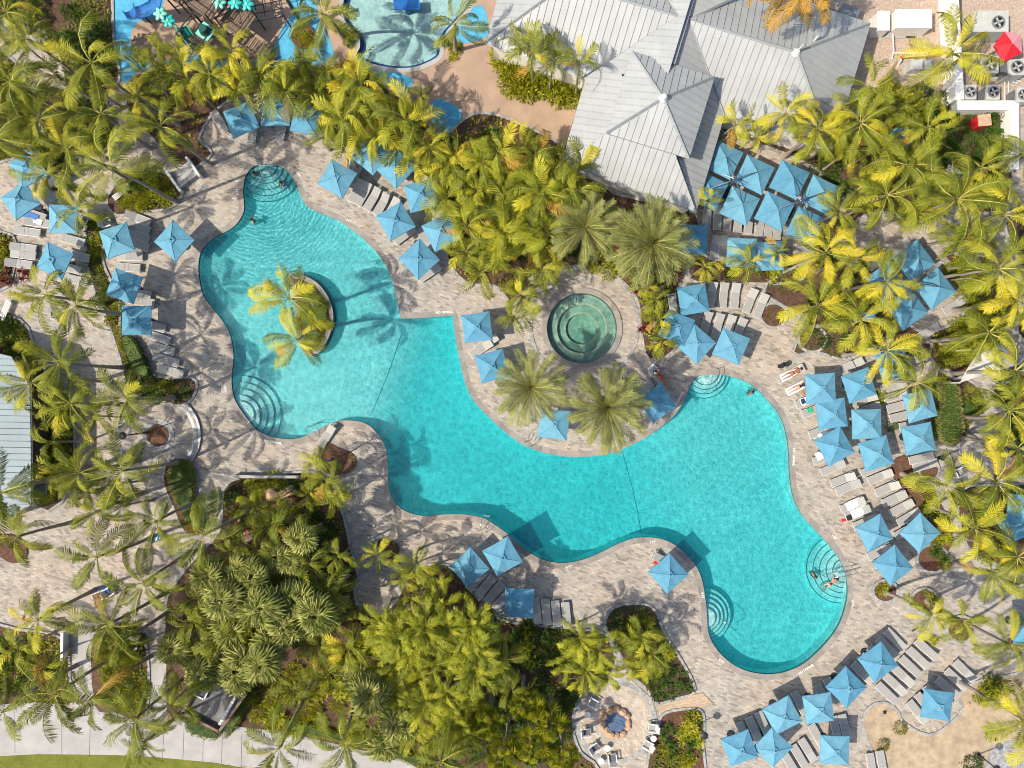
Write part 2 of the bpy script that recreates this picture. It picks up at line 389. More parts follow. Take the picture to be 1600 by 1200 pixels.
def thing(name, look, cat, loc=(0, 0, 0), rz=0, group=None, data=None, exact=False, scl=None):
    o = bpy.data.objects.new(name, data); COL.objects.link(o)
    o.location = loc; o.rotation_euler = (0, 0, rz)
    if scl is not None: o.scale = scl if hasattr(scl, '__len__') else (scl,) * 3
    if data is None: o.empty_display_size = .2
    o['category'] = cat; o['label'] = look
    if group: o['group'] = group
    if not exact: PEND.append((o, look, pix(loc)))
    return o
def part(name, mb, mat, parent, smooth=False, **kw):
    return link(name, mb.mesh(name, mat, smooth) if isinstance(mb, MB) else mb, parent, **kw)

def catmull(pts, n=4, closed=True, corners=()):
    out = []; k = len(pts)
    for i in range(k if closed else k - 1):
        p0 = pts[(i - 1) % k] if closed or i > 0 else pts[i]; p1 = pts[i]; p2 = pts[(i + 1) % k]
        p3 = pts[(i + 2) % k] if closed or i + 2 < k else pts[(i + 1) % k]
        if i in corners: p0 = p1
        if (i + 1) % k in corners: p3 = p2
        for j in range(n):
            t = j / n
            out.append(tuple(.5 * ((2 * b) + (-a + c) * t + (2 * a - 5 * b + 4 * c - d) * t * t + (-a + 3 * b - 3 * c + d) * t ** 3) for a, b, c, d in zip(p0, p1, p2, p3)))
    if not closed: out.append(tuple(pts[-1]))
    return out
def wp(pts, h=0):
    return [tuple(W(x, y, h)[:2]) for x, y in pts]
def area(p): return .5 * sum(p[i][0] * p[(i + 1) % len(p)][1] - p[(i + 1) % len(p)][0] * p[i][1] for i in range(len(p)))
def ccw(p): return p if area(p) > 0 else list(reversed(p))
def offset(p, d, closed=True):
    """p counter-clockwise: positive d goes outward"""
    out = []; k = len(p)
    for i in range(k):
        a = p[(i - 1) % k] if closed or i else p[i]; b = p[(i + 1) % k] if closed or i < k - 1 else p[i]
        dx, dy = b[0] - a[0], b[1] - a[1]; l = hypot(dx, dy) or 1
        out.append((p[i][0] + dy / l * d, p[i][1] - dx / l * d))
    return out
def inside(x, y, poly):
    c = False; j = len(poly) - 1
    for i in range(len(poly)):
        xi, yi = poly[i]; xj, yj = poly[j]
        if (yi > y) != (yj > y) and x < (xj - xi) * (y - yi) / (yj - yi) + xi: c = not c
        j = i
    return c
def sheet(name, rings, z, mat, kind='structure'):
    mb = MB(); loops = [[Vector((p[0], p[1], 0)) for p in r] for r in rings]
    flat = [p for r in rings for p in r]
    mb.v = [(p[0], p[1], z) for p in flat]
    for t in tessellate_polygon(loops):
        a, b, c = (Vector(mb.v[i]) for i in t)
        mb.f.append(tuple(t) if (b - a).cross(c - a).z > 0 else tuple(reversed(t)))
    me = mb.mesh(name, mat); o = link(name, me)
    if kind: o['kind'] = kind
    return o
def strip(name, line, d0, d1, z0, z1, mat, closed=True):
    a = offset(line, d0, closed); b = offset(line, d1, closed); mb = MB(); k = len(line)
    for i in range(k): mb.v += [(*a[i], z0), (*a[i], z1), (*b[i], z1), (*b[i], z0)]
    for i in range(k if closed else k - 1):
        p = i * 4; q = ((i + 1) % k) * 4
        for u in range(4): mb.f.append((p + u, q + u, q + (u + 1) % 4, p + (u + 1) % 4))
    me = fixn(mb.mesh(name, mat)); o = link(name, me); o['kind'] = 'structure'; return o
# ================================================================ SETTING: pools and ground
POOL_PX = [(395,260),(410,256),(427,256),(445,263),(460,280),(468,300),(475,315),(485,325),(505,334),(525,342),(545,355),(565,370),(580,385),(592,398),(603,415),(612,435),(618,455),(622,475),(627,497),
 (660,496),(708,492),(711,520),(716,550),(727,597),(740,625),(765,652),(790,675),(815,693),(835,702),(860,709),(890,713),(925,712),(950,708),(975,700),(1007,684),(1032,667),(1050,652),(1064,633),(1072,617),(1079,598),(1089,587),
 (1117,584),(1140,587),(1162,594),(1180,604),(1199,623),(1215,642),(1225,662),(1231,685),(1234,712),(1235,740),(1239,770),(1247,792),(1260,812),(1277,830),(1292,846),(1305,862),(1315,878),(1322,895),(1325,913),(1325,932),(1320,955),
 (1311,978),(1296,1000),(1277,1020),(1257,1037),(1232,1049),(1207,1054),(1178,1052),(1150,1042),(1127,1024),(1111,1002),(1105,982),(1104,962),(1102,940),(1099,920),(1094,900),(1085,882),(1072,867),(1057,854),(1037,844),(1012,840),
 (990,842),(967,850),(945,861),(920,872),(895,879),(870,880),(845,874),(825,862),(808,848),(792,834),(775,822),(757,811),(737,806),(712,804),(687,805),(662,807),(640,802),(622,792),(611,775),(606,755),(605,725),(603,705),(597,690),(585,673),
 (570,662),(550,658),(530,658),(512,664),(495,673),(475,683),(455,687),(432,685),(415,680),(400,672),(388,658),(375,640),(365,622),(361,600),(362,580),(364,560),(362,537),(355,515),(342,495),(327,477),(316,460),(311,440),(309,417),(312,397),
 (321,382),(337,369),(357,359),(371,347),(380,330),(380,312),(379,298),(383,275)]
ISL_PX = [(453,430),(472,431),(492,440),(507,455),(517,474),(521,494),(518,515),(510,535),(498,551),(482,556),(474,548),(468,532),(464,512),(463,490),(461,465),(454,445)]
KID_PX = [(560,-40),(540,-10),(535,22),(545,42),(560,58),(562,74),(556,88),(575,98),(610,106),(642,106),(668,98),(686,86),(688,68),(697,50),(715,30),(735,5),(738,-40)]
pool = ccw(catmull(wp(POOL_PX), 3, True, corners=(18, 20, 40)))
isl = ccw(catmull(wp(ISL_PX), 4))
kid = ccw(catmull(wp(KID_PX), 3))
SPA = W(909, 513); SPA_R = 2.78
spa = [(SPA.x + SPA_R * cos(2 * pi * i / 64), SPA.y + SPA_R * sin(2 * pi * i / 64)) for i in range(64)]
BIG = [(-400, -400), (400, -400), (400, 400), (-400, 400)]
sheet('ground', [BIG, pool, kid, spa], 0, 'deck')

def depth(x, y):
    px, py = pix((x, y, 0))
    # two break lines cross the pool; it is deepest between them
    d1 = (px - (625 + (py - 520) * (-45 / 120.0))) / SC
    d2 = (px - (980 + (py - 720) * (28 / 115.0))) / SC
    s = lambda t: max(0, min(1, t)) ** 2 * (3 - 2 * max(0, min(1, t)))
    left = .78 + 1.05 * s(d1 / 5 + .15); right = 1.08 + .2 * s((py - 600) / 300) 
    return left + (right - left) * s(d2 / 9 + .35)
def pool_floor():
    mb = MB(); st = .7
    x0, x1 = min(p[0] for p in pool) - 1, max(p[0] for p in pool) + 1; y0, y1 = min(p[1] for p in pool) - 1, max(p[1] for p in pool) + 1
    nx = int((x1 - x0) / st) + 1; ny = int((y1 - y0) / st) + 1
    for j in range(ny + 1):
        for i in range(nx + 1):
            x = x0 + i * st; y = y0 + j * st; mb.v.append((x, y, -depth(x, y) - .1))
    for j in range(ny):
        for i in range(nx):
            a = j * (nx + 1) + i; mb.f.append((a, a + 1, a + nx + 2, a + nx + 1))
    structure('pool_floor', mb, 'plaster', True)
pool_floor()
WL = -.10
strip('pool_wall', pool, 0.0, 0.12, -2.2, -.30, 'plaster')
strip('pool_waterline_tile', pool, -.01, 0.12, -.299, -.045, 'tile')
strip('pool_coping', pool, -.04, .40, -.044, .006, 'coping')
iw = list(reversed(isl))
strip('island_wall', iw, 0, .35, -2.2, .16, 'tile')
strip('island_coping', iw, -.04, .33, .161, .215, 'coping')
sheet('island_bed', [offset(isl, -.31)], .20, 'mulch')
def water(name, outer, hole, top, bot, mat):
    o1 = offset(outer, .06); rings = [o1] + ([hole] if hole else [])
    mb = MB(); flat = [p for r in rings for p in r]; n = len(flat)
    mb.v = [(p[0], p[1], top) for p in flat] + [(p[0], p[1], bot) for p in flat]
    for t in tessellate_polygon([[Vector((*p, 0)) for p in r] for r in rings]): mb.f.append(tuple(t)); mb.f.append(tuple(n + i for i in reversed(t)))
    b = 0
    for r in rings:
        for i in range(len(r)): mb.f.append((b + i, b + (i + 1) % len(r), n + b + (i + 1) % len(r), n + b + i))
        b += len(r)
    structure(name, fixn(mb.mesh(name, mat)), mat)
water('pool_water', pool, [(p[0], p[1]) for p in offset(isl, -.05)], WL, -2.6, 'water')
# break lines of dark tile across the floor
for a, b in (((625, 518), (577, 646)), ((977, 708), (1008, 838))):
    pts = []
    A = W(*a); B = W(*b)
    for i in range(41):
        p = A.lerp(B, i / 40); bend = sin(pi * i / 40) * .12; pts.append((p.x + bend, p.y, -depth(p.x + bend, p.y) - .07))
    mb = MB().tube(pts, .018, 4); structure('pool_break_line', mb, 'nosing')
# pool steps: stacked quarter rounds, dark nosing tiles
def steps(cx, cy, radii, a0, a1, maxd):
    c = W(cx, cy); n = len(radii)
    t = thing('pool_steps', 'underwater pool steps with dark nosing lines', 'steps', (c.x, c.y, -1.3))
    for i, r in enumerate(reversed(radii)):
        z = -.24 - maxd * (n - 1 - i) / n; r = r / SC
        part('step', MB().cyl((0, 0, -.6), r, z + 1.3 + .6, 56), 'plaster', t)
        part('nosing', MB().ring((0, 0, z + 1.3 - .02), r - .05, r + .012, .032, 48, a0, a1), 'nosing', t)
steps(412, 257, (19, 28, 37, 46, 55), pi * .9, 2 * pi * 1.02, .6)
steps(372, 650, (24, 33, 43, 53, 63), -pi / 2, pi * .45, .6)
steps(1322, 893, (19, 28, 37, 46, 55), pi * .55, pi * 1.5, .85)
steps(1104, 967, (16, 23, 30, 37, 44), -pi * .42, pi * .5, .85)
steps(1104, 582, (20, 27, 34, 41), pi * .95, 2 * pi * 1.02, .85)
# kids pool
sheet('kids_pool_floor', [offset(kid, .3)], -.45, 'plaster_kid')
strip('kids_pool_wall', kid, 0, .1, -.6, -.02, 'tileblue')
strip('kids_pool_rim', kid, -.30, -.02, -.6, -.32, 'tileblue')
strip('kids_pool_coping', kid, -.02, .34, -.019, .03, 'concrete')
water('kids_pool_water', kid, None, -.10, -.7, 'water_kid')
# spa
def spa_build():
    c = (SPA.x, SPA.y)
    t = thing('spa', 'round green hot tub with ring benches beside four date palms', 'hot tub', (c[0], c[1], 0), exact=True)
    part('floor', MB().cyl((0, 0, -1.3), 2.9, .25, 64), 'plaster_spa', t)
    part('wall', MB().ring((0, 0, -1.3), SPA_R - .02, SPA_R + .1, 1.22, 64), 'plaster_spa', t)
    for r, z in ((1.9, -.5), (1.2, -.8)):
        part('bench', MB().ring((0, 0, -1.25), r, SPA_R - .05, z + 1.25, 64), 'plaster_spa', t)
        part('bench_edge', MB().ring((0, 0, z), r, r + .17, .03, 64), 'spa_rim', t)
    part('coping', MB().ring((0, 0, -.05), SPA_R - .05, SPA_R + .38, .14, 72), 'coping', t)
    part('tile_band', MB().ring((0, 0, -.3), SPA_R - .06, SPA_R - .02, .36, 72), 'tile', t)
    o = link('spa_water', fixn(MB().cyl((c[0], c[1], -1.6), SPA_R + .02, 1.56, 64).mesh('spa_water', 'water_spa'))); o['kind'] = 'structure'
    for i in range(9):
        a = R.uniform(0, 6.28); r = R.uniform(0.1, 1.0)
        part('jet_foam', MB().sphere((r * cos(a), r * sin(a), -.035), .035, 8, 4, (1, 1, .3)), 'towel', t)
spa_build()
strip('spa_deck_ring', ccw(catmull([tuple(W(909 + 84 * cos(a) + 4, 508 + 88 * sin(a))[:2]) for a in [i * pi / 16 for i in range(32)]], 2)), -.12, .12, .0, .05, 'cobble')

# sheets on the ground, each above the one below
zz = [0.006]
def bed(name, px, mat, smooth=True, edge=None):
    p = wp(px); p = ccw(catmull(p, 3) if smooth else p)
    zz[0] += .003
    o = sheet(name, [p], zz[0], mat)
    if edge: strip(name + '_edging', p, 0.0, .2, .001, zz[0] + .03, edge)
    return p
plaza = ccw(wp([(172,-60),(1000,-60),(930,60),(930,170),(905,235),(860,225),(800,205),(740,220),(690,215),(640,165),(600,135),(540,115),(480,130),(400,135),(300,130),(240,145),(195,128),(178,70)]))
sheet('splash_plaza', [plaza, [p for p in offset(kid, .335)]], .004, 'tan_conc')

# painted blue play surfaces on the plaza
bed('blue_pad', [(178,-30),(255,-40),(250,20),(215,35),(205,60),(225,85),(240,110),(245,135),(215,145),(190,125),(180,80)], 'bluepad')
bed('blue_pad', [(240,100),(275,92),(300,85),(350,95),(395,110),(360,130),(300,120),(262,132)], 'bluepad')
bed('blue_pad', [(452,-30),(500,-30),(495,20),(515,60),(520,100),(480,125),(410,110),(400,92),(430,70),(440,45),(455,22)], 'bluepad')
bed('blue_pad', [(735,15),(755,10),(762,55),(722,68),(705,60),(712,40),(725,30)], 'bluepad')
bed('blue_pad', [(560,90),(590,104),(640,120),(642,135),(620,150),(585,140),(560,115)], 'bluepad')
bed('blue_pad', [(680,155),(710,165),(722,180),(712,200),(690,205),(672,180)], 'bluepad')
bed('equipment_yard', [(1325,-40),(1640,-40),(1640,165),(1590,180),(1480,165),(1400,130),(1320,150)], 'gravel', False)
# concrete walks and lawn along the lower edge
bed('lawn', [(-60,1160),(60,1172),(200,1180),(300,1186),(380,1200),(420,1290),(-80,1290)], 'grass', False)
bed('concrete_walk', [(-60,1092),(40,1098),(120,1108),(240,1122),(330,1132),(420,1144),(520,1162),(600,1180),(660,1205),(640,1290),(420,1290),(400,1204),(375,1196),(300,1188),(200,1180),(60,1178),(-60,1176)], 'concrete')
bed('concrete_walk', [(229,1010),(261,1010),(259,1060),(254,1125),(228,1125)], 'concrete', False)
bed('concrete_walk', [(108,1000),(140,985),(143,1040),(150,1110),(118,1110)], 'concrete', True)
for x0, y0, x1, y1 in ((22,1100,24,1176),(97,1108,97,1178),(142,1112,140,1182),(204,1122,202,1182),(257,1130,254,1186),(288,1133,286,1188),(318,1138,317,1190),(348,1142,346,1193),(378,1146,377,1197),(420,1155,412,1200),(470,1162,462,1215),(520,1172,505,1230),(229,1070,258,1071),(229,1035,260,1036)):
    a = W(x0, y0); b = W(x1, y1); zj = zz[0] + .012
    structure('walk_joint', MB().tube([(a.x, a.y, zj - .008), (b.x, b.y, zj - .008)], .012, 4), 'path_line')
FP = W(962, 1127)
fp = [(FP.x + 3.25 * cos(2 * pi * i / 64), FP.y + 3.25 * sin(2 * pi * i / 64)) for i in range(64)]
zz[0] += .003; sheet('fire_pit_patio', [fp], zz[0], 'patio')
bed('patio_walk', [(925,1050),(945,1020),(965,1015),(985,1060),(1000,1075),(990,1100),(930,1090)], 'patio', False)
strip('patio_border', fp, -.38, -.02, 0, zz[0] + .012, 'cobble')
bed('apron_walk', [(1026,1098),(1098,1082),(1112,1098),(1096,1106),(1030,1118)], 'apron', False)
bed('sand_garden', [(1350,1135),(1352,1115),(1365,1102),(1385,1100),(1400,1112),(1410,1130),(1450,1150),(1485,1132),(1505,1108),(1500,1085),(1530,1065),(1570,1058),(1660,1065),(1660,1290),(1400,1290),(1380,1210),(1360,1165)], 'sand', edge='cobble')
bed('stone_circle', [(1610,1155),(1560,1160),(1540,1190),(1535,1230),(1560,1290),(1660,1290),(1660,1160)], 'cobble')

# planted beds: mulch with ground cover growing over it
BEDS = []
def planted(name, px, mat='mulch', edge='cobble', dens=22, smooth=True, cover=True):
    p = bed(name, px, mat, smooth, edge)
    if cover: BEDS.append((p, dens))
    return p
planted('bed_behind_splash', [(-60,-60),(150,-60),(172,-20),(176,60),(185,125),(150,150),(110,140),(95,90),(75,50),(30,30),(-60,20)])
planted('bed_far_left', [(-60,70),(20,95),(45,150),(60,200),(40,235),(5,250),(-60,260)])
planted('bed_left_middle', [(75,140),(150,160),(180,215),(150,240),(110,250),(95,300),(60,270),(70,210)])
planted('bed_palm_band', [(215,118),(300,112),(420,108),(500,108),(560,96),(605,140),(650,170),(690,215),(740,180),(800,190),(890,235),(935,270),(960,305),(1085,335),(1078,400),(1060,440),(1058,490),(1052,545),(1015,560),(1004,520),(998,470),(975,440),(935,415),(860,418),(820,440),(800,470),(775,445),(730,440),(700,400),(705,330),(680,290),(640,232),(560,232),(520,222),(490,180),(430,148),(350,160),(310,215),(330,240),(290,262),(240,215),(200,165)], dens=11)
planted('bed_left_island', [(175,300),(200,272),(245,268),(275,285),(283,305),(262,325),(215,330),(185,335),(170,320)])
planted('bed_left_strip', [(140,335),(165,345),(158,400),(172,440),(185,470),(187,520),(205,530),(222,560),(245,590),(300,592),(304,612),(285,632),(245,622),(205,612),(190,560),(170,500),(145,440),(137,380)])
planted('bed_below_loungers', [(-60,370),(20,370),(18,430),(5,450),(-60,460)])
planted('bed_left_edge', [(-60,490),(30,500),(55,550),(80,600),(112,640),(110,760),(60,790),(45,640),(20,560),(-60,540)])
bed('hedge_bed', [(262,725),(280,716),(300,722),(306,745),(304,775),(318,815),(318,835),(290,830),(272,790),(258,755)], 'mulch', edge='cobble')
planted('bed_fan_palms', [(352,765),(380,748),(440,742),(500,742),(530,790),(545,850),(558,900),(556,945),(600,958),(625,930),(650,890),(700,885),(735,925),(765,955),(790,972),(850,980),(900,985),(945,992),(960,1040),(930,1060),(900,1095),(893,1135),(905,1175),(935,1205),(940,1290),(670,1290),(655,1200),(560,1170),(450,1145),(380,1135),(300,1125),(262,1110),(262,1020),(262,940),(300,880),(345,830)], dens=9)
bed('little_court', [(560,905),(590,895),(615,905),(622,930),(600,952),(575,955),(558,935)], 'deck', edge='cobble')
planted('bed_pill', [(947,975),(955,955),(975,946),(1005,945),(1022,955),(1034,985),(1058,1025),(1078,1060),(1082,1080),(1060,1088),(1025,1096),(1012,1075),(990,1055),(975,1030),(960,1000)], dens=22)
planted('bed_fire_pit', [(1035,1118),(1060,1110),(1092,1110),(1098,1130),(1096,1165),(1100,1290),(1010,1290),(1012,1200),(1020,1165),(1030,1140)], 'soil')
planted('bed_lower_left', [(-60,975),(30,985),(100,1000),(108,1060),(118,1096),(50,1096),(-60,1092)])
planted('bed_lower_middle', [(148,990),(205,1000),(228,1010),(227,1118),(180,1112),(150,1100)], 'soil')
planted('bed_palm_lower_left', [(-10,860),(20,880),(42,870),(40,850),(20,835),(-20,840)], 'soil', None)
planted('bed_pool_nook', [(500,690),(530,700),(552,710),(556,728),(540,740),(510,738)], 'soil', None, dens=6)
planted('bed_pool_south', [(590,845),(615,845),(625,858),(615,872),(600,870)], 'soil', None, dens=6)
planted('bed_lounger_right', [(1085,400),(1130,410),(1200,412),(1245,395),(1258,415),(1240,440),(1130,440),(1080,436)], dens=8)
planted('bed_pavilion_right', [(1130,175),(1300,235),(1380,150),(1480,170),(1500,180),(1570,180),(1580,260),(1560,330),(1480,320),(1430,345),(1390,330),(1340,340),(1300,390),(1340,420),(1380,390),(1400,420),(1395,470),(1420,510),(1450,530),(1440,560),(1370,540),(1320,560),(1275,548),(1240,550),(1262,500),(1230,480),(1195,455),(1220,430),(1280,400),(1250,380),(1300,350),(1330,300),(1230,240),(1130,205)], dens=10)
planted('bed_right_hedge', [(1465,580),(1500,590),(1530,610),(1540,640),(1520,655),(1500,690),(1480,695),(1468,660),(1462,620)])
planted('bed_right_upper', [(1470,390),(1530,420),(1560,440),(1590,480),(1560,520),(1530,540),(1525,570),(1490,590),(1455,560),(1440,530),(1500,500),(1510,450)], dens=14)
planted('bed_far_right', [(1660,300),(1600,320),(1570,350),(1590,400),(1605,460),(1590,520),(1660,560)])
planted('bed_right_middle', [(1392,722),(1420,712),(1440,740),(1470,790),(1490,830),(1480,860),(1450,866),(1430,800),(1400,760)], 'soil', None, dens=8)
planted('bed_right_end', [(1500,770),(1560,760),(1660,770),(1660,900),(1560,880),(1510,850)], dens=9)
planted('bed_right_far_middle', [(1570,600),(1660,580),(1660,720),(1600,700),(1575,660)], dens=12)
for q in ((1382,923,17,'soil'),(1443,938,19,'soil'),(1500,982,20,'soil'),(1208,493,19,'mulch'),(1268,530,20,'mulch'),(1455,872,22,'soil'),(1580,1005,12,'soil'),(1450,735,14,'soil')):
    bed('tree_ring', [(q[0] + q[2] * cos(a), q[1] + q[2] * .9 * sin(a)) for a in [i * pi / 5 for i in range(10)]], q[3], edge='cobble')
# round tree ring and curved steps on the left terrace
c = W(247, 680)
for r, nm, mt, h in ((.85, 'tree_grate', 'soil', .02),):
    o = structure(nm, MB().cyl((c.x, c.y, .0), r, h + .03, 32), mt)
o = structure('tree_ring_curb', MB().ring((c.x, c.y, 0), .86, 1.3, .03, 40), 'cobble')
t = thing('curved_steps', 'curved stone steps on the left terrace beside the round tree ring', 'steps', (c.x, c.y, 0), exact=True)
for k, (r0, r1, h) in enumerate(((2.75, 3.0, .06), (3.0, 3.22, .12), (3.22, 3.4, .18))):
    part('step', MB().ring((0, 0, 0), r0, r1, h, 32, -.72, .86), 'cobble' if k % 2 else 'grey_metal', t)
strip('terrace_edging', ccw(catmull([tuple(W(245 + 60 * cos(a), 680 + 64 * sin(a))[:2]) for a in [i * pi / 10 for i in range(20)]], 2)), -.1, .15, 0, .03, 'cobble')

# writing on the coping
def mark(s, px, py, ang, size=.26):
    cu = bpy.data.curves.new('coping_marking', 'FONT'); cu.body = s; cu.size = size; cu.align_x = 'CENTER'; cu.align_y = 'CENTER'; cu.extrude = .001; cu.offset = .006
    cu.materials.append(M['text'])
    p = W(px, py); o = link('coping_marking', cu, loc=(p.x, p.y, .012), rot=(0, 0, ang)); o['kind'] = 'structure'
for s_, x, y, a in (('NO DIVING', 694, 488, .04), ('NO DIVING', 1240, 714, -pi/2 - .03), ('4 FT', 1303, 839, -.8), ('NO DIVING', 1259, 1046, .55), ('4 FT', 1333, 942, pi/2), ('4 FT', 1127, 1033, -.75), ('4 FT', 889, 886, .1), ('5 FT', 1020, 847, 0), ('4 FT', 1098, 930, -1.45),
                    ('NO DIVING', 426, 691, -.15), ('4 FT', 353, 608, pi/2), ('3 FT', 466, 272, -1.0), ('3 FT', 371, 300, pi/2), ('NO DIVING', 1061, 624, 1.05), ('5 FT', 647, 811, 0), ('5 FT', 588, 687, -.9), ('4 FT', 545, 345, -.4), ('4 FT', 523, 664, .3)):
    mark(s_, x, y, a)
# ================================================================ BUILDINGS
def clip(poly, n, c, keep_less):
    """clip 2-d polygon by n.p = c"""
    out = []; k = len(poly)
    for i in range(k):
        a = poly[i]; b = poly[(i + 1) % k]
        da = a[0] * n[0] + a[1] * n[1] - c; db = b[0] * n[0] + b[1] * n[1] - c
        if not keep_less: da = -da; db = -db
        if da <= 0: out.append(a)
        if (da < 0 < db) or (db < 0 < da):
            t = da / (da - db); out.append((a[0] + (b[0] - a[0]) * t, a[1] + (b[1] - a[1]) * t))
    return out
def roof_face(parent, pts, seam, pitch=.5, mat='roof', cnt=[0], cap=True):
    """pts: 3-d corners; seam: 2-d direction the ribs run; every metal sheet is a panel with a raised rib"""
    pts = [Vector(p) for p in pts]
    # plane by least squares
    import numpy as np
    A = np.array([[p.x, p.y, 1] for p in pts]); z = np.array([p.z for p in pts]); co = np.linalg.lstsq(A, z, rcond=None)[0]
    zf = lambda x, y: float(co[0] * x + co[1] * y + co[2])
    d = Vector((*seam, 0)).normalized(); n = (-d.y, d.x)
    poly = [(p.x, p.y) for p in pts]
    vs = [p[0] * n[0] + p[1] * n[1] for p in poly]; lo = math.floor(min(vs) / pitch) * pitch + .17
    u = lo - pitch
    while u < max(vs):
        q = clip(clip(poly, n, u + .016, False), n, u + pitch - .016, True)
        if len(q) >= 3 and abs(area(q)) > .04:
            q = ccw(q); mb = MB(); k = len(q)
            mb.v = [(x, y, zf(x, y)) for x, y in q] + [(x, y, zf(x, y) - .04) for x, y in q]
            mb.f = [tuple(range(k))] + [(i, k + i, k + (i + 1) % k, (i + 1) % k) for i in range(k)]
            # raised rib along the upper side
            r = clip(q, n, u + pitch - .06, False)
            if len(r) >= 3:
                r = ccw(r); b = len(mb.v); kk = len(r)
                mb.v += [(x, y, zf(x, y) + .055) for x, y in r] + [(x, y, zf(x, y) + .001) for x, y in r]
                mb.f += [tuple(b + i for i in range(kk))] + [(b + i, b + kk + i, b + kk + (i + 1) % kk, b + (i + 1) % kk) for i in range(kk)]
            part('panel', mb, mat, parent)
        u += pitch
    # the deck under the sheets
    k = len(poly); q = ccw(poly)
    mb = MB(); mb.v = [(x, y, zf(x, y) - .05) for x, y in q] + [(x, y, zf(x, y) - .16) for x, y in q]
    mb.f = [tuple(range(k)), tuple(reversed(range(k, 2 * k)))] + [(i, k + i, k + (i + 1) % k, (i + 1) % k) for i in range(k)]
    part('roof_deck', mb, 'roof_cap', parent)
def cap(parent, a, b, r=.11):
    a = Vector(a); b = Vector(b); d = (b - a); mb = MB()
    s = Vector((-d.y, d.x, 0)).normalized() * r
    mb.v = [tuple(a + s + Vector((0, 0, -.02))), tuple(a + Vector((0, 0, .12))), tuple(a - s + Vector((0, 0, -.02))), tuple(b + s + Vector((0, 0, -.02))), tuple(b + Vector((0, 0, .12))), tuple(b - s + Vector((0, 0, -.02)))]
    mb.f = [(0, 1, 4, 3), (1, 2, 5, 4), (0, 2, 1), (3, 4, 5), (0, 3, 5, 2)]
    part('ridge_cap', mb, 'roof_cap', parent)
P = lambda x, y, h: W(x, y, h)
down = (-.285, -.958); across = (.958, -.285)       # in metres, y up
hall = thing('pavilion', 'large pavilion with a many-hipped white standing seam metal roof', 'building', W(1040, 160), exact=True)
hall.location = (0, 0, 0)
E, T, U = 3.1, 5.3, 5.45
roof_face(hall, [P(758,67,E), P(885,-26,T), P(1060,25,T), P(915,122,E)], down)
roof_face(hall, [P(758,67,E), P(885,-26,T), P(800,-85,E)], across)
roof_face(hall, [P(885,-26,T), P(1060,25,T), P(1035,-20,4.4), P(960,-75,3.6)], down)
roof_face(hall, [P(915,122,3.3), P(1060,25,5.5), P(1040,-15,5.5), P(1085,-20,5.7), P(1049,100,5.75), P(1030,160,5.85), P(877,254,3.35)], across)
roof_face(hall, [P(877,254,3.3), P(950,207,5.1), P(1054,239,5.1), P(1088,331,3.3)], down)
roof_face(hall, [P(1088,331,E), P(1030,160,T), P(1049,100,T), P(1078,8,T), P(1076,31,5.1), P(1132,181,E)], across)
roof_face(hall, [P(1078,8,T), P(1085,-20,T), P(1155,-8,4.6), P(1076,31,5.1)], across)
roof_face(hall, [P(1076,31,5.1), P(1245,81,U), P(1359,37,E), P(1295,17,E), P(1175,-22,E), P(1150,-5,4.2)], down)
roof_face(hall, [P(1076,31,5.1), P(1245,81,U), P(1300,233,E), P(1132,181,E)], down)
roof_face(hall, [P(1245,81,U), P(1359,37,E), P(1300,233,E)], across)
EU, TU = 5.25, 6.8
cs = [(988,80),(1117,120),(1077,248),(948,208)]
ap = P(1037,153,TU)
for i, sd in enumerate((down, across, down, across)):
    a = cs[i]; b = cs[(i + 1) % 4]; roof_face(hall, [P(*a, EU), P(*b, EU), ap], sd)
for a in cs: cap(hall, P(*a, EU), ap)
mbw = MB().prism([tuple(P(*a, EU)[:2]) for a in [(994,86),(1110,123),(1073,241),(955,204)]], 4.0, EU - .1); part('clerestory_wall', fixn(mbw.mesh('clerestory_wall', 'grey_metal')), None, hall)
part('finial', MB().cyl(tuple(ap + Vector((0, 0, -.1))), .35, .3, 12, .2).sphere(tuple(ap + Vector((0, 0, .25))), .22, 8, 6), 'white_metal', hall)
ap2 = P(1245, 81, U)
part('finial', MB().cyl(tuple(ap2 + Vector((0, 0, -.1))), .35, .3, 12, .15).tube([ap2, ap2 + Vector((.1, .1, .9))], .05, 6), 'white_metal', hall)
for a, b in (((758,67,E),(885,-26,T)), ((885,-26,T),(1060,25,T)), ((1085,-20,T),(1049,100,T)), ((1076,31,5.1),(1245,81,U)), ((1245,81,U),(1359,37,E)), ((1245,81,U),(1300,233,E)), ((877,254,E),(948,208,4.1)), ((1088,331,E),(1052,243,4.1)), ((915,122,E),(1060,25,T)), ((1132,181,E),(1076,31,5.1)), ((1076,31,5.1),(1155,-8,4.5)), ((1060,25,T),(1040,-15,T))):
    cap(hall, P(*a), P(*b))
part('ridge_cap', MB().box(tuple((P(1081,-8,T + .1) + P(1050,97,T + .1)) / 2), (.5, 5.2, .22), atan2(.285, .958) * -1), 'roof_cap', hall)
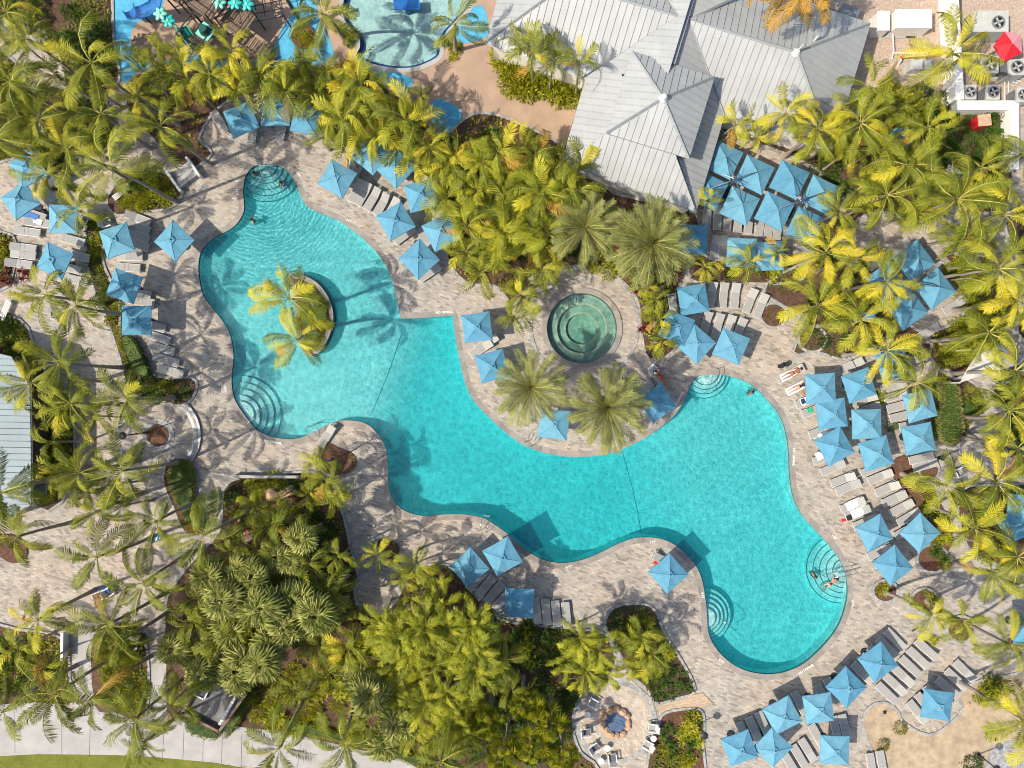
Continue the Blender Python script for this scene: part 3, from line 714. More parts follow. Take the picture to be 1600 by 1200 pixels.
# walls, gutters, vents
foot = [(770,69),(890,-16),(960,-60),(1160,-10),(1180,-10),(1290,25),(1348,44),(1295,225),(1128,174),(1083,320),(885,247),(922,124)]
part('wall', fixn(MB().prism(wp(foot, 3.0), 0, 3.02, True).mesh('wall', 'cream')), None, hall)
for a, b in (((758,67),(915,122)), ((917,122),(877,254)), ((877,254),(1088,331)), ((1088,331),(1132,181)), ((1132,181),(1300,233)), ((1300,233),(1359,37)), ((1359,37),(1175,-22))):
    part('gutter', MB().tube([P(*a, 3.0), P(*b, 3.0)], .07, 4), 'dark_metal' if a in ((917,122),(1088,331)) else 'white_metal', hall)
for x, y, h, dx in ((972,120,4.3,0),(957,172,4.0,0),(985,223,4.0,0),(1036,238,4.1,0),(1103,162,3.9,0),(1087,212,3.7,0),(1118,62,4.7,.3),(1275,60,5.0,.3)):
    p = P(x, y, h); part('vent_pipe', MB().tube([p - Vector((0, 0, .4)), p + Vector((dx * .3, dx * .3, .35))], .09 if dx else .06, 8), 'white_metal' if dx else 'black', hall)

hut = thing('low_building', 'low building with a pale blue standing seam roof at the left edge', 'building', (0, 0, 0), exact=True)
roof_face(hut, [P(-80,533,4.0), P(14,557,4.0), P(47,603,3.6), P(50,700,3.5), P(50,788,3.5), P(20,808,3.9), P(-80,840,4.0)], (1, -.02), .46, 'roof_blue')
part('wall', fixn(MB().prism(wp([(-80,545),(10,566),(36,604),(38,785),(-80,825)], 3.3), 0, 3.3).mesh('wall', 'darkwood')), None, hut)
part('lower_roof', MB().box(tuple(W(61, 762, 2.2)), (1.1, 1.0, .1)), 'grey_metal', hut)
part('gutter', MB().tube([P(48,603,3.55), P(51,790,3.45)], .07, 4), 'white_metal', hut)

# small flat-roofed utility hut near the lower left walk
ut = thing('utility_hut', 'small square utility hut with stained flat roof and white skylight', 'building', (0, 0, 0), exact=True)
cs = [tuple(W(x, y, 2.6)[:2]) for x, y in ((318,1056),(384,1084),(343,1142),(286,1112))]
part('wall', fixn(MB().prism(ccw(cs), 0, 2.3).mesh('wall', 'darkwood')), None, ut)
o_ = ccw(cs)
for i in range(4):
    a = Vector((*o_[i], 2.5)); b = Vector((*o_[(i + 1) % 4], 2.5)); m_ = (a + b) / 2
    part('parapet', MB().box(tuple(m_), ((b - a).length + .1, .2, .55), atan2((b - a).y, (b - a).x)), 'wood', ut)
part('roof', MB().prism(o_, 2.28, 2.36), 'concrete_dark', ut)
p = W(317, 1077, 2.6); ra = atan2(-28, 66)
for dx, dy, lx, ly in ((-.42, 0, .09, 1.3), (.42, 0, .09, 1.3), (0, .62, .9, .09), (0, -.62, .9, .09)):
    q = Vector((dx, dy, 0)); q.rotate(Euler((0, 0, ra - .05))); part('skylight_frame', MB().box(tuple(p + q), (lx, ly, .16), ra - .05), 'white_metal', ut)
part('skylight_pane', MB().box(tuple(p - Vector((0, 0, .05))), (.8, 1.2, .06), ra - .05), 'navy', ut)
for i in range(9):
    q = W(366 - 22 * i / 8, 1092 + 38 * i / 8, 2.8); part('block', MB().box(tuple(q), (.22, .2, .12), 1), 'white_metal', ut)

# white boundary walls of the equipment yard
def wall(name, look, pts, th, h, mat):
    t = thing(name, look, 'wall', tuple(W(*pts[0], h)[:2]) + (0,), exact=True); o = t.location.copy()
    for k_, (a, b) in enumerate(zip(pts, pts[1:])):
        A = W(*a, h) ; B = W(*b, h); m_ = (A + B) / 2 - o; an = atan2((B - A).y, (B - A).x)
        part('wall_run', MB().box((m_.x, m_.y, h / 2), ((B - A).length + th - .02 - .02 * k_, th - .006 * k_, h), an), mat, t)
        part('wall_cap', MB().box((m_.x, m_.y, h + .052 + .006 * k_), ((B - A).length + th + .1 - .014 * k_, th + .1 - .012 * k_, .1), an), mat, t)
wall('boundary_wall', 'long white stucco wall running down between palms and condensers', [(1489,-30),(1499,150)], .5, 1.6, 'whitewall')
wall('boundary_wall', 'L-shaped white stucco wall turning a corner at the right edge', [(1502,165),(1584,165),(1584,258)], .6, 1.2, 'whitewall')
wall('garden_wall', 'low dark garden wall bent beside the lower left walk', [(150,985),(190,992),(216,998),(213,1012)], .15, 1.0, 'dark_metal')
wall('garden_wall', 'thin pale garden wall topping the fan palm bed by the pool deck', [(365,744),(410,745),(465,745)], .12, .5, 'concrete')
wall('garden_wall', 'low white curb wall above the yellow lawn shrubs at left', [(98,990),(97,1030)], .1, .8, 'white_metal')
# gate across the small walk
g = thing('walk_gate', 'black metal gate across the narrow concrete walk', 'gate', tuple(W(245, 1014)), exact=True)
part('gate_rail', MB().tube([(-.85, 0, 1.0), (.85, 0, 1.0)], .04, 6), 'dark_metal', g); part('gate_rail', MB().tube([(-.85, 0, .15), (.85, 0, .15)], .03, 6), 'dark_metal', g)
bar = MB().tube([(0, 0, .1), (0, 0, 1.0)], .015, 5).mesh('gate_bar', 'dark_metal')
for i in range(15): part('gate_bar', bar, None, g, loc=(-.8 + i * .114, 0, 0))
for x in (-.87, .87): part('gate_post', MB().tube([(x, 0, 0), (x, 0, 1.15)], .05, 6), 'dark_metal', g)
# ================================================================ FOLIAGE MESHES
def frond(name, mat, L=3.2, pairs=30, ll=.6, lw=.075, droop=.35, rise=.0, side=0.0, vee=.25, petiole=.16, tipang=28, baseang=68, seed=0, rib=.035, fold=True):
    """one palm leaf along +x: a curved midrib and two rows of folded leaflets"""
    rd = random.Random(seed); mb = MB()
    def sp(t): return Vector((L * (t - .12 * t ** 3 * (1 + droop)), side * L * t * t, L * (rise * t - droop * t ** 2.2)))
    mb.tube([sp(t) + Vector((0, 0, rib * .6)) for t in (0, .25, .5, .75, .97)], [rib, rib * .85, rib * .7, rib * .5, rib * .2], 3, False); nrib = len(mb.f)
    for i in range(pairs):
        t = petiole + (1 - petiole) * (i + .5) / pairs; u = (t - petiole) / (1 - petiole)
        p = sp(t); d = (sp(min(1, t + .02)) - sp(t - .02)).normalized(); lat = Vector((0, 0, 1)).cross(d).normalized(); up = d.cross(lat)
        prof = (.45 + .9 * u - .1) if u < .45 else (.76 + .24 * (1 - ((u - .45) / .55) ** 2) * 1.0) if u < .8 else .76 + .24 * (1 - .405) - (u - .8) * 2.0
        prof = max(.3, min(1, prof))
        an = radians(baseang + (tipang - baseang) * u ** 1.3)
        for sg in (-1, 1):
            a = an + rd.uniform(-.09, .09); l = ll * prof * rd.uniform(.72, 1.12)
            ld = (d * cos(a) + lat * sg * sin(a) + up * (vee - .45 * u + rd.uniform(-.16, .16))).normalized()
            wd = d * sin(a) - lat * sg * cos(a); wd = (wd + up * rd.uniform(-.3, .3)).normalized() * lw * .5
            q = p + ld * l * .55 ; e = p + ld * l + Vector((0, 0, -l * rd.uniform(.15, .4)))
            n = len(mb.v)
            mb.v += [tuple(p - wd * .6), tuple(p + wd * .6), tuple(q + wd), tuple(q - wd), tuple(e)]
            mb.f += [(n, n + 1, n + 2, n + 3), (n + 3, n + 2, n + 4)]
    me = mb.mesh(name, mat); me.materials.append(M['rachis'])
    for i in range(nrib): me.polygons[i].material_index = 1
    return me
def fan(name, mat, Lp=.75, Rr=.8, seg=22, seed=0, spread=250):
    rd = random.Random(seed); mb = MB()
    mb.tube([(0, 0, 0), (Lp * .55, 0, .06), (Lp, 0, 0)], [.025, .02, .02], 3, False)
    c = Vector((Lp, 0, 0)); pit = Matrix.Rotation(radians(32), 3, 'Y'); a0 = -radians(spread) / 2
    for i in range(seg):
        a = a0 + radians(spread) * (i + .5) / seg; wv = radians(spread) / seg * .5
        r = Rr * (1 - .22 * abs(a) / 2.2) * rd.uniform(.92, 1.05)
        dr = -.16 - rd.uniform(0, .22)
        def q(an, rr, z): return tuple(c + pit @ Vector((cos(an) * rr, sin(an) * rr, z)))
        n = len(mb.v); zf = .03 if i % 2 else -.03
        mb.v += [tuple(c), q(a - wv, r * .6, zf * 2 - .03), q(a, r * .62, -zf * 2 - .03), q(a + wv, r * .6, zf * 2 - .03), q(a + rd.uniform(-.03, .03), r, dr)]
        mb.f += [(n, n + 1, n + 2), (n, n + 2, n + 3), (n + 1, n + 4, n + 2), (n + 2, n + 4, n + 3)]
    return mb.mesh(name, mat)
FR = {}
for mk in ('leaf_coco', 'leaf_yel', 'leaf_org', 'leaf_dark'):
    FR['coco_' + mk] = [frond('frond', mk, 3.4, 33, .78, .068, dr, ri, sd, vee=ve, seed=i, tipang=40, baseang=80) for i, (dr, ri, sd, ve) in enumerate(((.34, .15, .10, .1), (.62, .36, -.2, -.15), (.5, .1, .26, -.5), (.8, .42, .06, -.3), (.45, .3, -.32, .3)))]
for mk in ('leaf_areca', 'leaf_yel', 'leaf_dark', 'leaf_coco', 'leaf_org'):
    FR['broad_' + mk] = [frond('frond', mk, 2.2, 17, .60, .078, dr, ri, sd, vee=ve, petiole=.17, tipang=38, baseang=78, seed=i + 20, rib=.03) for i, (dr, ri, sd, ve) in enumerate(((.6, .35, .1, .3), (1.0, .6, -.22, -.1), (.8, .45, .3, .45), (1.2, .75, .05, -.4)))]
FR['date'] = [frond('frond', 'leaf_date', 2.9, 40, .50, .032, dr, ri, sd, vee=.5, petiole=.12, tipang=34, baseang=66, seed=i + 40) for i, (dr, ri, sd) in enumerate(((.12, .05, .03), (.22, .12, -.05), (.3, .15, .05)))]
FR['robellini'] = [frond('frond', mk, 1.35, 26, .27, .035, .5, .3, sd, vee=.3, petiole=.12, seed=60 + i, rib=.018) for i, (mk, sd) in enumerate((('leaf_coco', .05), ('leaf_areca', -.1)))]
FR['plume'] = [frond('frond', 'leaf_areca', 2.0, 24, .42, .045, dr, ri, sd, vee=ve, petiole=.22, tipang=35, baseang=66, seed=i + 80, rib=.022) for i, (dr, ri, sd, ve) in enumerate(((.5, .4, .1, .3), (.8, .6, -.25, .2), (.6, .3, .2, -.2)))]
FANS = [fan('fan_leaf', 'leaf_fan', .5, .98, 15, i) for i in range(3)]
FANS2 = [fan('fan_leaf', 'leaf_areca', .7, .62, 18, i + 5) for i in range(2)]

def aim(az, el, roll=0.0):
    return Matrix.Rotation(az, 4, 'Z') @ Matrix.Rotation(-el, 4, 'Y') @ Matrix.Rotation(roll, 4, 'X')
TR = {}
def trunk_part(root, top, r0, r1, seed=0):
    """tapered, slightly bowed trunk from the ground to the crown"""
    base = Vector((0, 0, 0)); t = Vector(top); b = Vector((-t.y, t.x, 0)) * .05 + Vector((R.uniform(-.12, .12), R.uniform(-.12, .12), 0))
    pts = []; rad = []
    n = 7
    for i in range(n + 1):
        u = i / n; pts.append(base.lerp(t, u) + b * sin(pi * u) - Vector((t.x, t.y, 0)) * .18 * sin(pi * u))
        rad.append(r1 + (r0 - r1) * (1 - u) ** 1.6 + (.05 if i == 0 else 0))
    part('trunk', MB().tube(pts, rad, 8), 'trunk', root, True)
def palm(kind, cx, cy, h, size, look, lean=None, n=None, tone=None, group=None, cat='palm', seed=None, droop=0.0):
    """(cx, cy): where the crown's heart shows in the photograph; lean: pixel where the trunk meets the ground"""
    rd = random.Random(int(cx * 31 + cy * 7) if seed is None else seed)
    top = W(cx, cy, h)
    if lean: base = W(*lean)
    else: base = Vector((top.x + rd.uniform(-.35, .35), top.y + rd.uniform(-.35, .35), 0))
    t = thing(kind + '_palm', look, cat, (base.x, base.y, 0), group=group)
    PEND[-1] = (t, look, (cx, cy))
    rel = top - base
    if kind == 'coconut':
        trunk_part(t, rel, .17, .09)
        n = n or rd.choice((11, 12, 13, 14, 15)); els = lambda u: radians(62 - 82 * u ** 1.05)
        base_set = FR['coco_' + ({'leaf_yel': 'leaf_coco'}.get(tone, tone) or 'leaf_coco')]
        alt = FR['coco_leaf_yel']; oldset = FR['coco_leaf_org']; s0 = size / 3.1
    elif kind == 'feather':
        trunk_part(t, rel, .10, .055)
        n = n or rd.choice((8, 9, 10)); els = lambda u: radians(72 - 62 * u)
        base_set = FR['broad_' + ({'leaf_yel': 'leaf_areca'}.get(tone, tone) or 'leaf_areca')]; alt = FR['broad_leaf_yel']; oldset = FR['broad_leaf_org']; s0 = size / 1.95
    elif kind == 'date':
        trunk_part(t, rel, .32, .27)
        n = n or 72; els = lambda u: radians(80 - 92 * u ** .8); base_set = alt = oldset = FR['date']; s0 = size / 2.9
    elif kind == 'plume':
        trunk_part(t, rel, .07, .05)
        n = n or 17; els = lambda u: radians(78 - 60 * u); base_set = alt = oldset = FR['plume']; s0 = size / 1.8
    elif kind == 'dwarf':
        trunk_part(t, rel, .07, .05)
        n = n or 16; els = lambda u: radians(75 - 75 * u); base_set = alt = oldset = FR['robellini']; s0 = size / 1.3
    else:
        trunk_part(t, rel, .16, .12)
        n = n or 15; els = lambda u: radians(74 - 72 * u ** .8)
        base_set = alt = oldset = (FANS2 if tone == 'leaf_areca' else FANS); s0 = size / 1.5
    if kind in ('coconut', 'feather'):
        part('crown_shaft', MB().tube([rel - Vector((0, 0, .55)), rel - Vector((0, 0, .25)), rel + Vector((0, 0, .12))], [.09, .12, .05], 7), 'shaft', t, True)
    az0 = rd.uniform(0, 6.28)
    for i in range(n):
        u = (i + .5) / n
        az = az0 + i * 2.39996 + rd.uniform(-.2, .2); el = els(u) + rd.uniform(-.1, .1) - droop * u
        q = rd.random()
        yl = (.06 + .16 * u) * (tone != 'leaf_org') + (.42 if tone == 'leaf_yel' else 0)
        src = (oldset if (u > .8 and q < .13) else alt if q < yl * (.9 if tone not in ('leaf_dark',) else .15) else base_set)
        if kind in ('coconut', 'feather') and tone != 'leaf_org' and rd.random() < .26 + .18 * u and src is base_set: src = FR[('coco_' if kind == 'coconut' else 'broad_') + 'leaf_dark']
        me = rd.choice(src)
        sc_ = s0 * rd.uniform(.85, 1.08) * (.72 + .28 * min(1, u * 2.2))
        nm = 'fan_leaf' if kind == 'fan' else 'frond'
        if kind == 'fan': sc_ = s0 * rd.uniform(.8, 1.15) * (.62 + .4 * min(1, u * 2)); el += rd.uniform(-.3, .3)
        link(nm, me, t, mtx=Matrix.Translation(rel + Vector((cos(az) * .06, sin(az) * .06, .05 * (1 - u)))) @ aim(az, el, rd.uniform(-.95, .95) if kind in ('coconut', 'feather') else rd.uniform(-.75, .75) if kind == 'fan' else rd.uniform(-.4, .4)) @ Matrix.Scale(sc_, 4))
    return t

# shrubs: mounds of small leaves; a few meshes shared by all
def leafball(name, mat, r=.7, h=.6, n=420, l=.16, wd=.05, seed=0, spiky=False, lump=.25):
    rd = random.Random(seed); mb = MB()
    for i in range(n):
        ph = rd.uniform(0, 2 * pi); ct = rd.uniform(0, 1) ** .8; stt = sqrt(1 - ct * ct)
        lum = 1 + lump * noise.noise(Vector((cos(ph) * stt * 2.2, sin(ph) * stt * 2.2, ct * 2 + seed * 3.1))) * 2
        depthf = 1 - rd.random() ** 2.2 * .55
        d = Vector((cos(ph) * stt, sin(ph) * stt, ct)); p = Vector((d.x * r, d.y * r, d.z * h)) * lum * depthf
        o = (d + Vector((rd.uniform(-.7, .7), rd.uniform(-.7, .7), rd.uniform(-.2, .8)))).normalized()
        s = o.cross(Vector((rd.uniform(-1, 1), rd.uniform(-1, 1), 1))).normalized(); ll = l * rd.uniform(.7, 1.3)
        a = len(mb.v); up = Vector((0, 0, -ll * .15))
        mb.v += [tuple(p), tuple(p + o * ll * .5 + s * wd * .5), tuple(p + o * ll + up), tuple(p + o * ll * .5 - s * wd * .5)]; mb.f.append((a, a + 1, a + 2, a + 3))
    return mb.mesh(name, mat)
def rosette(name, mat, n=26, L=.7, wd=.09, seed=0, heads=1, spread=.5):
    rd = random.Random(seed); mb = MB()
    for hd in range(heads):
        c = Vector((rd.uniform(-spread, spread), rd.uniform(-spread, spread), rd.uniform(.1, .5))) if heads > 1 else Vector((0, 0, .12))
        mb.tube([(c.x * .6, c.y * .6, 0), c], [.03, .02], 4, False)
        for i in range(n):
            az = i * 2.39996 + rd.uniform(-.2, .2); el = radians(80 - 85 * (i + .5) / n); l = L * rd.uniform(.8, 1.1)
            d = Vector((cos(az) * cos(el), sin(az) * cos(el), sin(el))); s = Vector((-sin(az), cos(az), 0)) * wd * .5
            m1 = c + d * l * .45 + Vector((0, 0, .05)); e = c + d * l - Vector((0, 0, .2 * l)); a = len(mb.v)
            mb.v += [tuple(c - s * .4), tuple(c + s * .4), tuple(m1 + s), tuple(m1 - s), tuple(e)]; mb.f += [(a, a + 1, a + 2, a + 3), (a + 3, a + 2, a + 4)]
    return mb.mesh(name, mat)
SH = {
 'yellow-green leafy shrub': [leafball('shrub', 'shrub_y', .62, .6, 420, .2, .07, i) for i in range(3)],
 'dark green leafy shrub': [leafball('shrub', 'shrub_g', .7, .65, 420, .2, .08, i + 4) for i in range(3)],
 'olive clipped shrub': [leafball('shrub', 'shrub_o', .55, .5, 480, .12, .05, i + 8, lump=.1) for i in range(2)],
 'red leaved ti plant': [rosette('shrub', 'shrub_r', 16, .5, .1, i, 4, .35) for i in range(2)],
 'spiky green dracaena': [rosette('shrub', 'shrub_g', 22, .62, .07, i + 3, 4, .4) for i in range(2)] + [rosette('shrub', 'shrub_y', 22, .6, .07, i + 6, 5, .45) for i in range(2)],
 'broad leaved bushy plant': [rosette('shrub', 'leaf_areca', 12, .75, .24, i + 9, 3, .35) for i in range(2)],
}
def shrub(kind, x, y, s=1.0, h=None, z=0.0, look=None):
    p = W(x, y, h if h is not None else .3)
    me = R.choice(SH[kind])
    o = thing('shrub', look or kind, 'shrub', (p.x, p.y, z), R.uniform(0, 6.28), group=kind + 's in the beds', data=me)
    if 465 < x < 515 and 440 < y < 545: o.location.z = .2
    o.scale = (s * R.uniform(.85, 1.15), s * R.uniform(.85, 1.15), s * R.uniform(.8, 1.2))
    return o
def hedge(look, px, h, mat, n_m2=110, l=.13, wd=.05, z=0.0, bulge=.22, solid='shrub_g'):
    p = ccw(catmull(wp(px, h), 3)); cx = sum(q[0] for q in p) / len(p); cy_ = sum(q[1] for q in p) / len(p)
    t = thing('hedge', look, 'hedge', (cx, cy_, z), exact=True); loc = [(q[0] - cx, q[1] - cy_) for q in p]
    part('core', MB().prism(offset(loc, -.12), 0, h - .12), solid, t)
    mb = MB(); rd = random.Random(5); x0, x1 = min(q[0] for q in loc), max(q[0] for q in loc); y0, y1 = min(q[1] for q in loc), max(q[1] for q in loc)
    nn = int((x1 - x0) * (y1 - y0) * n_m2)
    def leaf(pp, d):
        o = (d + Vector((rd.uniform(-.8, .8), rd.uniform(-.8, .8), rd.uniform(-.3, .7)))).normalized(); s = o.cross(Vector((rd.random(), rd.random(), 1))).normalized(); q = l * rd.uniform(.7, 1.3)
        a = len(mb.v); mb.v.extend([tuple(pp), tuple(pp + o * q * .5 + s * wd * .5), tuple(pp + o * q), tuple(pp + o * q * .5 - s * wd * .5)]); mb.f.append((a, a + 1, a + 2, a + 3))
    for _ in range(nn):
        x, y = rd.uniform(x0, x1), rd.uniform(y0, y1)
        if inside(x, y, loc): leaf(Vector((x, y, h + bulge * noise.noise(Vector((x * 1.3, y * 1.3, 3))) - .08 + rd.uniform(-.06, .04))), Vector((0, 0, 1)))
    k = len(loc)
    for i in range(k):
        a, b = loc[i], loc[(i + 1) % k]; L = hypot(b[0] - a[0], b[1] - a[1]); d = Vector((b[1] - a[1], a[0] - b[0], 0)).normalized()
        for _ in range(int(L * h * n_m2 * .9)):
            u = rd.random(); leaf(Vector((a[0] + (b[0] - a[0]) * u, a[1] + (b[1] - a[1]) * u, rd.uniform(0.02, h))) - d * rd.uniform(.0, .15), d)
    part('leaves', mb, mat, t)

# ground cover in every bed: nobody could count it
def ground_cover():
    for bi, (poly, dens) in enumerate(BEDS):
        rd = random.Random(bi); mb = MB()
        x0, x1 = max(-43, min(q[0] for q in poly)), min(43, max(q[0] for q in poly)); y0, y1 = max(-33, min(q[1] for q in poly)), min(33, max(q[1] for q in poly))
        if x1 <= x0 or y1 <= y0: continue
        for _ in range(int((x1 - x0) * (y1 - y0) * dens * .8)):
            x, y = rd.uniform(x0, x1), rd.uniform(y0, y1)
            if noise.noise(Vector((x * .35, y * .35, bi * .1))) < -.12 + (.1 if dens < 12 else 0): continue
            if not inside(x, y, poly): continue
            for _k in range(4):
                px_, py_ = x + rd.gauss(0, .12), y + rd.gauss(0, .12)
                if not inside(px_, py_, poly): continue
                az = rd.uniform(0, 6.28); el = rd.uniform(.1, 1.2); l = rd.uniform(.14, .34); wv = l * .22
                d = Vector((cos(az) * cos(el), sin(az) * cos(el), sin(el))); s = Vector((-sin(az), cos(az), 0)) * wv; c = Vector((px_, py_, .04 + rd.uniform(0, .16))); a = len(mb.v)
                mb.v += [tuple(c), tuple(c + d * l * .5 + s), tuple(c + d * l), tuple(c + d * l * .5 - s)]; mb.f.append((a, a + 1, a + 2, a + 3))
        if mb.f:
            o = link('ground_cover', mb.mesh('ground_cover', ('cover', 'shrub_g', 'cover', 'shrub_y')[bi % 4])); o['kind'] = 'stuff'; o['label'] = 'low leafy ground cover growing over the mulch'
ground_cover()

# ================================================================ THE PALMS
def looks(kind, h, tone):
    if kind == 'date': return 'grey-green date palm with dense round crown'
    if kind == 'fan': return 'pale fan palm' if tone != 'leaf_areca' else 'bright green fan palm'
    if kind == 'plume': return 'feathery clumping palm'
    if kind == 'dwarf': return 'small dwarf palm'
    if kind == 'feather': return {'leaf_areca': 'bushy yellow-green palm', 'leaf_yel': 'bushy yellow palm', 'leaf_dark': 'bushy dark green palm', 'leaf_coco': 'bushy mid green palm', None: 'bushy yellow-green palm'}[tone]
    return {'leaf_yel': 'yellowing coconut palm', 'leaf_dark': 'dark green coconut palm', None: 'tall coconut palm' if h > 6.5 else 'coconut palm'}[tone if tone in ('leaf_yel', 'leaf_dark') else None]
def addp(kind, lst, grp):
    for e in lst:
        x, y, h, s = e[:4]; s *= .88 if (kind == 'coconut' and x < 380) else 1; tone = e[4] if len(e) > 4 else None; lean = e[5] if len(e) > 5 else None
        palm(kind, x, y, h, s, looks(kind, h, tone), lean, tone=tone, group=grp)
D, Y = 'leaf_dark', 'leaf_yel'
# four big date palms round the spa
for x, y, h, s, lk, n in ((914,356,5.6,3.05,'grey-green date palm above and left of the round spa',54),(1019,381,6.0,3.55,'largest grey-green date palm above and right of the round spa',68),(829,606,5.2,3.1,'grey-green date palm below and left of the round spa',58),(949,637,5.4,3.5,'grey-green date palm between the spa and pool edge at the right',70)):
    t = palm('date', x, y, h, s, lk, n=n, group='date palms round the spa'); PEND.pop()
addp('coconut', [
 (143,98,9,3.6),(158,178,6.5,2.6),(250,198,8,3.0),(176,262,9,3.6),(18,128,8,3.2,D),(45,62,7,2.4),(10,20,8,3.0),(125,330,6.5,2.3),(75,270,6.5,2.4),(215,150,6,2.0,Y),
 (362,83,6.5,2.3,Y),(330,118,6,2.4),(120,478,7.5,2.7,D),(72,462,7,2.6),(92,566,8,3.2),(110,630,7.5,2.7),(198,622,7,2.9),(125,738,7.5,2.7),(192,735,8,3.0),(150,800,6.5,2.4),(152,870,8,3.1,D),(318,835,8.5,3.4,D),(225,910,7.5,3.0,D),(28,838,7,2.9),(2,770,9,3.6,D),
 (60,968,7,2.6),(170,975,7.5,3.0,D),(85,1085,8.5,3.4,D),(145,1092,8,3.0,D),(212,1122,8,3.0,D),(268,1100,7.5,2.7,D),(5,1112,8,3.0,D),(225,1160,7,2.3,D),
 (437,1168,8,2.8,D,(490,1060)),(538,1160,8,2.6,D,(568,1060)),(690,1190,8,2.4,D,(705,1140)),(505,22,6.5,2.9,D,(535,58)),(712,38,6,2.3,D,(712,80)),
 (1487,84,8,3.4,Y,(1470,110)),(1362,138,7,2.4),(1345,192,7.5,2.8),(1277,203,7,2.6,Y),(1228,178,6.5,2.2,Y),(1418,258,7.5,3.0),(1385,305,7,3.1),(1495,312,8,3.6),(1532,262,7.5,2.7),(1568,335,8,3.0),(1290,395,7.5,2.9,Y),(1277,478,6.5,3.0),(1335,402,7,2.5,Y),(1384,440,7,2.6,Y),
 (1345,500,7,2.6,Y),(1385,548,6.5,2.6,Y),(1430,596,6,2.3),(1545,520,7.5,2.8),(1560,420,8,3.0),(1590,470,8,2.6,Y),(1478,758,6.5,2.7,None,(1408,740)),(1556,752,7.5,3.2,None,(1510,675)),(1523,825,7.5,2.7,Y,(1450,790)),(1550,895,6.5,2.4,None,(1490,880)),(1590,870,7,3.0),
 (1577,640,8,2.8,None,(1500,650)),(1585,580,8,2.9),(1455,960,5.4,1.9,None,(1382,925)),(1502,970,5,1.8,None,(1447,938)),(1576,1006,6.5,2.4,None,(1508,972)),(1600,1125,7,2.8,Y),(1590,700,7.5,2.6,Y),(1310,330,6.5,2.0),(1450,200,7,2.4),(1600,240,7,2.6,D),
], 'coconut palms round the pools')
addp('coconut', [(62,185,7,2.8),(103,235,7.5,2.9),(245,815,7,2.5,D),(50,598,8,2.8),(190,1000,7,2.4,D),(-5,215,8,3.0,D)], 'coconut palms round the pools')
# two palms on the island
addp('coconut', [(452,466,7.0,3.0,Y,(500,480)),(466,530,6.2,2.55,Y,(497,517))], 'coconut palms on the pool island')
addp('feather', [(513,748,4.5,2.2,'leaf_coco'),(590,866,3.4,1.5,'leaf_areca'),(650,880,3.8,1.9,'leaf_areca'),(672,905,3.4,1.5,'leaf_yel'),(632,900,3.2,1.4,'leaf_areca'),(495,722,3.8,1.7,'leaf_coco'),(520,775,3.6,1.8,'leaf_coco'),(485,770,3.4,1.5,'leaf_areca'),
 (830,86,5.4,2.0,'leaf_areca'),(866,100,4.8,1.7,'leaf_areca'),(905,98,5.6,2.0,'leaf_areca'),(812,72,4,1.6,'leaf_coco'),(850,70,4.4,1.5,'leaf_areca'),(1150,195,5,1.8,'leaf_yel'),(1180,215,4.4,1.4,'leaf_yel'),(1107,312,3.6,1.2,'leaf_areca'),
 (845,424,3.6,2.0,'leaf_coco'),(814,462,3.4,2.0,'leaf_coco'),(803,494,3.2,1.8,D),(750,425,3.2,2.0,D),(728,395,3.2,1.8,'leaf_coco'),(832,445,3,1.6,D),(868,412,3.2,1.5,'leaf_coco'),(780,405,3.4,1.8,'leaf_areca'),(530,870,4.2,1.7,D),(528,915,4.2,1.7,D),(530,960,4,1.7,D),(500,1010,3.8,2.0,D),(545,1010,4.2,2.1,'leaf_coco'),(515,1050,4,1.8,D),(460,1075,3.6,1.7,D),(400,790,3.4,1.6,'leaf_areca'),(440,800,3.6,1.7,'leaf_areca'),(480,830,3.8,1.7,D),(350,900,4,1.8,'leaf_coco'),(790,1030,3.8,1.9,D),(800,1075,4,1.8,D),(770,985,3.6,1.7,D),(60,50,4,1.8,D),(30,60,4,1.8,D),(90,120,4.2,2.0,D),(45,150,4,2.0,'leaf_coco'),(20,190,4,1.9,D),(75,205,4,1.9,'leaf_coco'),(120,180,4,1.9,D),(130,225,3.6,1.7,'leaf_coco'),(150,140,3.8,1.7,D),(30,1010,4,1.9,'leaf_coco'),(70,1040,3.6,1.7,'leaf_areca'),(190,1060,3.8,1.8,D),(180,1030,3.6,1.5,'leaf_coco'),(90,640,4.2,2.0,'leaf_areca'),(85,690,4.2,2.0,D),(92,740,4,1.9,'leaf_coco'),(150,650,4.4,1.8,'leaf_coco'),(170,760,4.4,2.0,D),(140,770,4.4,1.9,'leaf_coco'),(195,790,4,1.8,'leaf_areca'),(1022,470,3,1.4,'leaf_areca'),(1030,500,2.8,1.3,'leaf_areca'),(1033,535,2.8,1.4,'leaf_areca'),(1008,450,3,1.2,'leaf_coco'),
 (1100,418,3.2,1.4,'leaf_yel'),(1162,412,3.6,1.8,'leaf_areca'),(1215,395,3.4,1.3,'leaf_yel'),(1000,995,3.8,1.9,'leaf_areca'),(1015,1020,3.6,1.9,'leaf_coco'),(985,1030,3.4,1.6,'leaf_coco'),
 (528,202,3.6,1.7,D),(540,238,3.2,1.5,'leaf_coco'),(505,215,3,1.3,D),(478,100,3.4,1.6,'leaf_coco'),(640,185,4,1.5),(660,150,3.5,1.2)], 'bushy palms in the beds')
addp('plume', [(905,995,4.2,2.0),(932,1012,4,2.0),(915,1045,4,2.0),(945,1050,3.8,1.6),(885,1030,3.8,1.7),(1000,1035,3.4,1.5)], 'feathery palms beside the fire pit')
palm('coconut', 1240, -24, 8.0, 3.2, 'dead orange coconut palm hanging over the top roof edge', tone='leaf_org', n=32, group='coconut palms round the pools')

